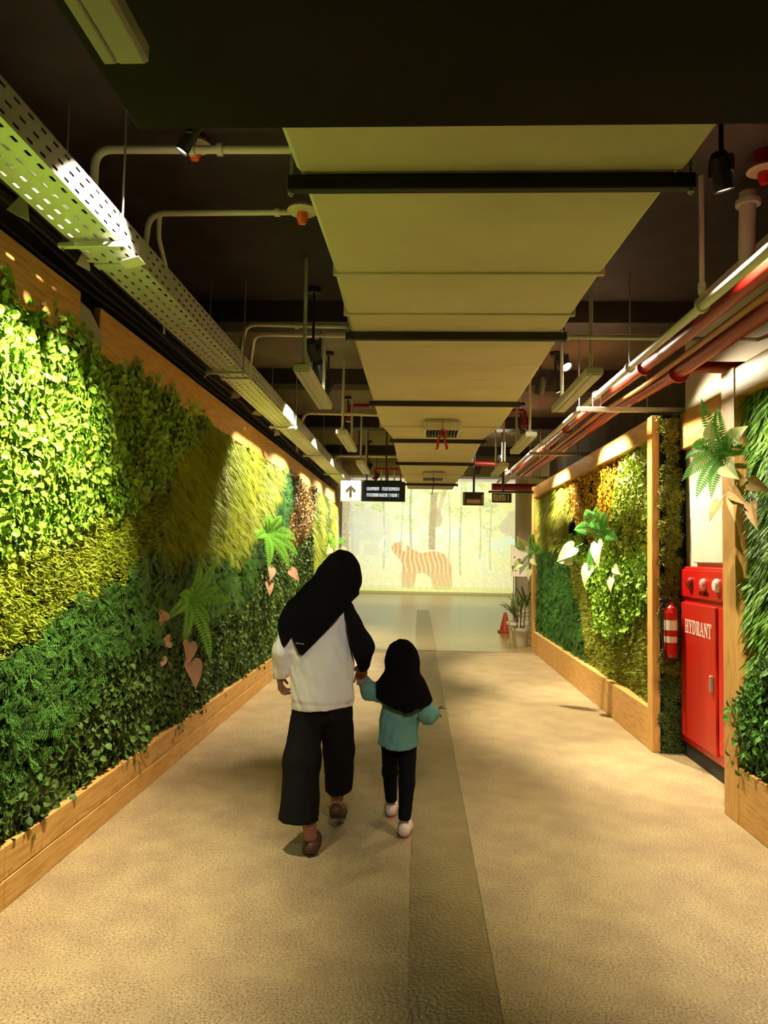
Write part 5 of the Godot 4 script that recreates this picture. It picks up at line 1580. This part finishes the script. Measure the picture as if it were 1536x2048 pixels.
func woman() -> void:
	var R := Vector3(-0.52, 0.0, -4.15)
	var t := thing("person", "woman in black headscarf, pale sweatshirt and wide black trousers walking away, holding the child's hand", "person", R)
	var nz := FastNoiseLite.new(); nz.seed = 6; nz.frequency = 9.0; nz.fractal_octaves = 2
	var skin := mat(srgb(150, 100, 74), 0.6)
	skin.subsurf_scatter_enabled = true; skin.subsurf_scatter_strength = 0.1
	# the body under the clothes: one surface
	var f := Field.new(Vector3(-0.85, 0.0, -4.62), Vector3(-0.18, 1.6, -3.9), 0.014)
	f.cap(Vector3(-0.43, 1.30, -4.15), Vector3(-0.425, 1.42, -4.165), 0.05, 0.045, 0.04)
	f.cap(Vector3(-0.52, 0.84, -4.15), Vector3(-0.52, 1.2, -4.15), 0.13, 0.13, 0.06, 0.6)
	f.cap(Vector3(-0.64, 1.26, -4.15), Vector3(-0.41, 1.27, -4.15), 0.05, 0.05, 0.05)
	f.cap(Vector3(-0.66, 1.25, -4.15), Vector3(-0.722, 1.05, -4.12), 0.045, 0.036, 0.03)
	f.cap(Vector3(-0.722, 1.05, -4.12), Vector3(-0.755, 0.90, -4.17), 0.034, 0.024, 0.02)
	f.cap(Vector3(-0.40, 1.25, -4.15), Vector3(-0.288, 1.07, -4.13), 0.045, 0.036, 0.03)
	f.cap(Vector3(-0.288, 1.07, -4.13), Vector3(-0.302, 0.96, -4.24), 0.034, 0.026, 0.02)
	f.cap(Vector3(-0.58, 0.78, -4.15), Vector3(-0.605, 0.47, -4.11), 0.07, 0.06, 0.04)
	f.cap(Vector3(-0.605, 0.47, -4.11), Vector3(-0.545, 0.09, -4.03), 0.058, 0.036, 0.03)
	f.cap(Vector3(-0.45, 0.78, -4.17), Vector3(-0.42, 0.47, -4.29), 0.07, 0.06, 0.04)
	f.cap(Vector3(-0.42, 0.47, -4.29), Vector3(-0.445, 0.17, -4.40), 0.058, 0.036, 0.03)
	f.cap(Vector3(-0.54, 0.04, -4.01), Vector3(-0.545, 0.035, -4.2), 0.03, 0.026, 0.02)
	f.cap(Vector3(-0.447, 0.13, -4.38), Vector3(-0.44, 0.05, -4.52), 0.03, 0.026, 0.02)
	var m := MB.new()
	f.mesh_into(m, R)
	head_into(m, R, Vector3(-0.42, 1.47, -4.18), Vector3(0.5, -0.05, -0.86), 1.0)
	hand(m, R, Vector3(-0.757, 0.895, -4.175), Vector3(0.03, -0.85, -0.45), Vector3(1, 0, 0), Vector3(0.1, 0.4, -0.9), 0.82, 0.65)
	hand(m, R, Vector3(-0.302, 0.955, -4.25), Vector3(-0.12, -0.55, -0.8), Vector3(0.2, -0.9, 0.4), Vector3(-0.9, 0.3, 0.2), 0.9, 0.5)
	part("body", m, skin, t)
	# sweatshirt
	f = Field.new(Vector3(-0.86, 0.68, -4.35), Vector3(-0.26, 1.40, -3.95), 0.0095)
	f.cap(Vector3(-0.515, 0.76, -4.15), Vector3(-0.52, 0.98, -4.15), 0.174, 0.166, 0.03, 0.80)
	f.cap(Vector3(-0.52, 0.98, -4.15), Vector3(-0.53, 1.21, -4.15), 0.166, 0.150, 0.03, 0.66)
	f.cap(Vector3(-0.645, 1.235, -4.15), Vector3(-0.43, 1.25, -4.15), 0.068, 0.062, 0.06)
	f.cap(Vector3(-0.67, 1.25, -4.15), Vector3(-0.725, 1.05, -4.12), 0.068, 0.056, 0.03)
	f.cap(Vector3(-0.725, 1.05, -4.12), Vector3(-0.754, 0.90, -4.17), 0.058, 0.046, 0.03)
	f.each(func(p: Vector3, v: float) -> float:
		var q := p
		var fold := 0.013 * nz.get_noise_3d(q.x * 1.3 + q.y * 0.7, q.y * 0.5 - q.x * 0.3, q.z)
		fold += 0.005 * sin((q.y * 0.8 + q.x * 1.5) * 60.0) * clampf((0.95 - q.y) * 4.0, 0.0, 1.0) * clampf((-0.52 - q.x) * 8.0, 0.0, 1.0)
		if q.y < 0.79 and q.x > -0.71: fold += 0.007 * (1.0 if q.y < 0.782 else 0.4)
		var hem := 0.742 + 0.012 * sin((q.x + 0.5) * 9.0) - q.y
		var cuff := (q - Vector3(-0.756, 0.893, -4.175)).dot(Vector3(0.03, -1, -0.2).normalized())
		if q.x > -0.70: cuff = -1.0
		return maxf(v + fold, maxf(hem if q.x > -0.705 else -1.0, cuff)))
	m = MB.new()
	f.mesh_into(m, R)
	var cloth := mat(srgb(226, 219, 210), 0.85, 0.0, 0.2)
	part("sweatshirt", m, cloth, t)
	# right sleeve, black
	f = Field.new(Vector3(-0.50, 0.88, -4.38), Vector3(-0.16, 1.40, -3.98), 0.0095)
	f.cap(Vector3(-0.425, 1.255, -4.12), Vector3(-0.30, 1.08, -4.11), 0.088, 0.068, 0.03)
	f.cap(Vector3(-0.30, 1.08, -4.11), Vector3(-0.305, 0.965, -4.24), 0.068, 0.046, 0.03)
	f.each(func(p: Vector3, v: float) -> float:
		var lim := (p - Vector3(-0.378, 1.2, -4.15)).dot(Vector3(-1, -0.22, 0).normalized())
		return maxf(v + 0.005 * nz.get_noise_3d(p.x, p.y * 2.0, p.z), lim))
	m = MB.new()
	f.mesh_into(m, R)
	var black := mat(srgb(20, 18, 19), 0.9, 0.0, 0.15)
	part("sleeve", m, black, t, "black sleeve")
	# trousers
	f = Field.new(Vector3(-0.80, 0.10, -4.60), Vector3(-0.28, 0.90, -3.86), 0.0105)
	f.cap(Vector3(-0.585, 0.72, -4.15), Vector3(-0.45, 0.72, -4.16), 0.088, 0.088, 0.02)
	f.cap(Vector3(-0.59, 0.71, -4.15), Vector3(-0.610, 0.47, -4.10), 0.088, 0.098, 0.02)
	f.cap(Vector3(-0.610, 0.47, -4.10), Vector3(-0.612, 0.06, -4.03), 0.098, 0.108, 0.03)
	f.cap(Vector3(-0.445, 0.74, -4.16), Vector3(-0.428, 0.47, -4.29), 0.094, 0.088, 0.02)
	f.cap(Vector3(-0.428, 0.47, -4.29), Vector3(-0.440, 0.10, -4.43), 0.088, 0.070, 0.02)
	f.each(func(p: Vector3, v: float) -> float:
		var fold := 0.007 * nz.get_noise_3d(p.x * 2.2, p.y * 0.5, p.z * 2.2)
		var cut := 0.172 - p.y
		if p.z < -4.2 and p.x > -0.54: cut = (p - Vector3(-0.44, 0.235, -4.38)).dot(Vector3(0.04, -0.93, -0.36).normalized())
		return maxf(v + fold, maxf(cut, p.y - 0.77)))
	m = MB.new()
	f.mesh_into(m, R)
	part("trousers", m, mat(srgb(24, 22, 21), 0.85, 0.0, 0.2), t)
	# headscarf
	var poly := PV([-0.44, 1.70, -0.34, 1.66, -0.26, 1.52, -0.28, 1.40, -0.335, 1.345, -0.36, 1.322, -0.42, 1.245, -0.479, 1.175, -0.55, 1.098, -0.612, 1.036, -0.628, 1.04, -0.655, 1.09, -0.676, 1.132, -0.692, 1.10, -0.716, 1.068, -0.735, 1.10, -0.775, 1.19, -0.72, 1.30, -0.66, 1.46, -0.60, 1.62, -0.5, 1.70])
	f = Field.new(Vector3(-0.80, 1.0, -4.40), Vector3(-0.27, 1.64, -3.92), 0.0095)
	f.ell(Vector3(-0.423, 1.477, -4.165), Vector3(0.102, 0.128, 0.125), 0.03)
	f.ell(Vector3(-0.385, 1.445, -4.20), Vector3(0.07, 0.085, 0.09), 0.03)
	f.cap(Vector3(-0.435, 1.43, -4.15), Vector3(-0.50, 1.24, -4.14), 0.10, 0.15, 0.06, 0.85)
	f.cap(Vector3(-0.46, 1.45, -4.15), Vector3(-0.655, 1.22, -4.14), 0.088, 0.105, 0.06, 0.95)
	f.cap(Vector3(-0.50, 1.24, -4.14), Vector3(-0.60, 1.04, -4.12), 0.16, 0.13, 0.05, 0.82)
	f.cap(Vector3(-0.665, 1.21, -4.14), Vector3(-0.72, 1.06, -4.12), 0.085, 0.07, 0.03, 1.0)
	f.cap(Vector3(-0.44, 1.33, -4.14), Vector3(-0.39, 1.30, -4.14), 0.085, 0.075, 0.05, 1.0)
	f.each(func(p: Vector3, v: float) -> float:
		var fold := 0.006 * nz.get_noise_3d(p.x * 2.0 + p.y * 1.2, p.y * 0.6 - p.x * 0.5, p.z)
		return maxf(v + fold, poly_dist(Vector2(p.x, p.y), poly)))
	m = MB.new()
	f.mesh_into(m, R)
	var hj := part("headscarf", m, mat(srgb(17, 15, 16), 0.9, 0.0, 0.15), t)
	m = MB.new()
	for k in 6:
		m.box(Vector3(-0.645 + k * 0.008, 1.100 - k * 0.001, -4.006) - R, Vector3(-0.640 + k * 0.008, 1.104 + 0.004 * (k % 2) - k * 0.001, -3.999) - R)
	part("stitched_mark", m, mat(srgb(150, 146, 140), 0.7), hj)
	# shoes
	var brown := mat(srgb(78, 48, 32), 0.55)
	for k in 2:
		var heel: Vector3 = [Vector3(-0.540, 0.034, -3.985), Vector3(-0.447, 0.118, -4.335)][k]
		var toe: Vector3 = [Vector3(-0.552, 0.034, -4.235), Vector3(-0.440, 0.045, -4.57)][k]
		m = MB.new()
		shoe(m, R, heel, toe, 0.043, 0.035)
		var sh := part("shoe", m, brown, t)
		m = MB.new()
		sole(m, heel - R, toe - R, 0.044, 0.014)
		part("sole", m, mat(srgb(48, 34, 24), 0.7), sh)
	m = MB.new()
	var pts := []
	for k in 17: pts.append(Vector3(-0.757 + 0.032 * cos(TAU * k / 16.0), 0.885 + 0.006 * sin(TAU * k / 16.0), -4.177 + 0.032 * sin(TAU * k / 16.0)) - R)
	m.tube(pts, 0.004, 6)
	part("bracelet", m, mat(srgb(70, 56, 40), 0.4), t)

func child_figure() -> void:
	var R := Vector3(-0.09, 0.0, -4.42)
	var t := thing("person", "small child in black headscarf, teal tunic and black leggings, walking beside the woman", "person", R)
	var nz := FastNoiseLite.new(); nz.seed = 16; nz.frequency = 11.0; nz.fractal_octaves = 2
	var skin := mat(srgb(170, 122, 92), 0.6)
	var f := Field.new(Vector3(-0.40, 0.0, -4.85), Vector3(0.20, 1.05, -4.20), 0.012)
	f.cap(Vector3(-0.088, 0.80, -4.42), Vector3(-0.086, 0.90, -4.425), 0.035, 0.032, 0.03)
	f.cap(Vector3(-0.095, 0.52, -4.43), Vector3(-0.092, 0.74, -4.42), 0.085, 0.08, 0.04, 0.65)
	f.cap(Vector3(-0.17, 0.765, -4.42), Vector3(-0.272, 0.80, -4.40), 0.034, 0.028, 0.02)
	f.cap(Vector3(-0.272, 0.80, -4.40), Vector3(-0.312, 0.885, -4.355), 0.027, 0.02, 0.02)
	f.cap(Vector3(-0.01, 0.765, -4.42), Vector3(0.078, 0.66, -4.40), 0.034, 0.028, 0.02)
	f.cap(Vector3(0.078, 0.66, -4.40), Vector3(0.062, 0.64, -4.50), 0.027, 0.02, 0.02)
	f.cap(Vector3(-0.140, 0.50, -4.44), Vector3(-0.145, 0.30, -4.52), 0.042, 0.038, 0.02)
	f.cap(Vector3(-0.145, 0.30, -4.52), Vector3(-0.14, 0.07, -4.65), 0.037, 0.026, 0.02)
	f.cap(Vector3(-0.045, 0.50, -4.42), Vector3(-0.045, 0.28, -4.38), 0.042, 0.038, 0.02)
	f.cap(Vector3(-0.045, 0.28, -4.38), Vector3(-0.055, 0.08, -4.33), 0.037, 0.026, 0.02)
	f.cap(Vector3(-0.14, 0.035, -4.64), Vector3(-0.14, 0.03, -4.75), 0.022, 0.02, 0.02)
	f.cap(Vector3(-0.052, 0.04, -4.32), Vector3(-0.046, 0.03, -4.43), 0.022, 0.02, 0.02)
	var m := MB.new()
	f.mesh_into(m, R)
	head_into(m, R, Vector3(-0.085, 0.965, -4.44), Vector3(0.05, 0.0, -1.0), 0.82)
	hand(m, R, Vector3(-0.312, 0.885, -4.355), Vector3(-0.02, 0.75, -0.45), Vector3(-0.6, 0.3, 0.6), Vector3(0.8, 0.1, 0.3), 0.6, 0.6)
	hand(m, R, Vector3(0.064, 0.638, -4.50), Vector3(0.5, 0.1, -0.8), Vector3(-0.6, -0.2, -0.4), Vector3(0.0, 1.0, 0.1), 0.6, 0.7)
	part("body", m, skin, t)
	# tunic
	f = Field.new(Vector3(-0.40, 0.40, -4.64), Vector3(0.20, 0.98, -4.24), 0.0085)
	f.cap(Vector3(-0.092, 0.77, -4.42), Vector3(-0.095, 0.62, -4.42), 0.098, 0.108, 0.03, 0.72)
	f.cap(Vector3(-0.095, 0.62, -4.42), Vector3(-0.10, 0.46, -4.42), 0.108, 0.120, 0.03, 0.86)
	f.cap(Vector3(-0.165, 0.77, -4.42), Vector3(-0.02, 0.77, -4.42), 0.052, 0.052, 0.03)
	f.cap(Vector3(-0.175, 0.768, -4.42), Vector3(-0.272, 0.793, -4.40), 0.052, 0.054, 0.025)
	f.cap(Vector3(-0.272, 0.793, -4.40), Vector3(-0.310, 0.872, -4.36), 0.050, 0.036, 0.02)
	f.cap(Vector3(-0.01, 0.768, -4.42), Vector3(0.075, 0.665, -4.40), 0.052, 0.056, 0.025)
	f.cap(Vector3(0.075, 0.665, -4.40), Vector3(0.066, 0.638, -4.475), 0.052, 0.042, 0.02)
	f.each(func(p: Vector3, v: float) -> float:
		var fold := 0.010 * nz.get_noise_3d(p.x * 1.5, p.y * 0.7, p.z * 1.5)
		var hem := 0.468 + 0.02 * pow(absf(p.x + 0.09) / 0.12, 2.0) - p.y
		var cuff := (p - Vector3(-0.314, 0.88, -4.357)).dot(Vector3(-0.3, 0.8, 0.4).normalized())
		if p.x > -0.28: cuff = -1.0
		return maxf(v + fold, maxf(hem, cuff)))
	m = MB.new()
	f.mesh_into(m, R)
	part("tunic", m, mat(srgb(104, 146, 136), 0.85, 0.0, 0.2), t)
	# leggings
	f = Field.new(Vector3(-0.24, 0.06, -4.74), Vector3(0.06, 0.58, -4.24), 0.008)
	f.cap(Vector3(-0.140, 0.49, -4.43), Vector3(-0.05, 0.49, -4.42), 0.05, 0.05, 0.02)
	f.cap(Vector3(-0.143, 0.47, -4.44), Vector3(-0.146, 0.30, -4.52), 0.055, 0.045, 0.02)
	f.cap(Vector3(-0.146, 0.30, -4.52), Vector3(-0.14, 0.07, -4.65), 0.045, 0.034, 0.02)
	f.cap(Vector3(-0.045, 0.47, -4.42), Vector3(-0.045, 0.28, -4.38), 0.055, 0.046, 0.02)
	f.cap(Vector3(-0.045, 0.28, -4.38), Vector3(-0.055, 0.07, -4.328), 0.046, 0.035, 0.02)
	f.each(func(p: Vector3, v: float) -> float: return maxf(v + 0.002 * nz.get_noise_3d(p.x, p.y * 3.0, p.z), 0.092 - p.y))
	m = MB.new()
	f.mesh_into(m, R)
	part("leggings", m, mat(srgb(18, 17, 18), 0.85, 0.0, 0.2), t)
	# headscarf
	var poly := PV([-0.09, 1.16, 0.03, 1.12, 0.06, 0.99, 0.03, 0.93, 0.06, 0.84, 0.098, 0.745, 0.07, 0.722, 0.03, 0.71, 0.0, 0.712, -0.02, 0.695, -0.062, 0.686, -0.085, 0.702, -0.12, 0.708, -0.17, 0.73, -0.228, 0.757, -0.26, 0.82, -0.215, 0.87, -0.21, 0.95, -0.22, 1.04, -0.18, 1.12])
	f = Field.new(Vector3(-0.28, 0.66, -4.62), Vector3(0.12, 1.12, -4.24), 0.008)
	f.ell(Vector3(-0.085, 0.972, -4.425), Vector3(0.096, 0.118, 0.108), 0.03)
	f.cap(Vector3(-0.085, 0.93, -4.42), Vector3(-0.078, 0.74, -4.415), 0.088, 0.150, 0.05, 0.82)
	f.cap(Vector3(-0.078, 0.76, -4.415), Vector3(-0.078, 0.68, -4.41), 0.148, 0.160, 0.04, 0.82)
	f.cap(Vector3(-0.12, 0.83, -4.42), Vector3(-0.205, 0.79, -4.41), 0.075, 0.055, 0.04)
	f.cap(Vector3(-0.05, 0.83, -4.42), Vector3(0.045, 0.75, -4.41), 0.075, 0.06, 0.04)
	f.each(func(p: Vector3, v: float) -> float:
		return maxf(v + 0.006 * nz.get_noise_3d(p.x * 2.0, p.y * 0.6, p.z * 2.0), poly_dist(Vector2(p.x, p.y), poly)))
	m = MB.new()
	f.mesh_into(m, R)
	part("headscarf", m, mat(srgb(16, 14, 16), 0.9, 0.0, 0.15), t)
	var pink := mat(srgb(222, 200, 188), 0.6)
	for k in 2:
		var heel: Vector3 = [Vector3(-0.140, 0.030, -4.615), Vector3(-0.056, 0.030, -4.285)][k]
		var toe: Vector3 = [Vector3(-0.140, 0.030, -4.80), Vector3(-0.044, 0.030, -4.47)][k]
		m = MB.new()
		shoe(m, R, heel, toe, 0.036, 0.05)
		var sh := part("shoe", m, pink, t)
		m = MB.new()
		sole(m, heel - R, toe - R, 0.038, 0.014)
		part("sole", m, mat(srgb(150, 84, 66), 0.7), sh)
	m = MB.new()
	m.tube([Vector3(-0.03, -0.01, 0.03), Vector3(0.02, 0.01, 0.0), Vector3(0.06, 0.03, -0.03)], 0.004, 6)
	m.tube([Vector3(0.02, 0.01, 0.0), Vector3(0.055, -0.03, -0.01)], 0.004, 6)
	m.tube([Vector3(0.04, 0.02, -0.01), Vector3(0.075, 0.02, -0.01)], 0.003, 6)
	solo("twig", m, mat(srgb(60, 48, 30), 0.8), "small dark twig in the child's right hand", "twig", Vector3(0.10, 0.655, -4.52))
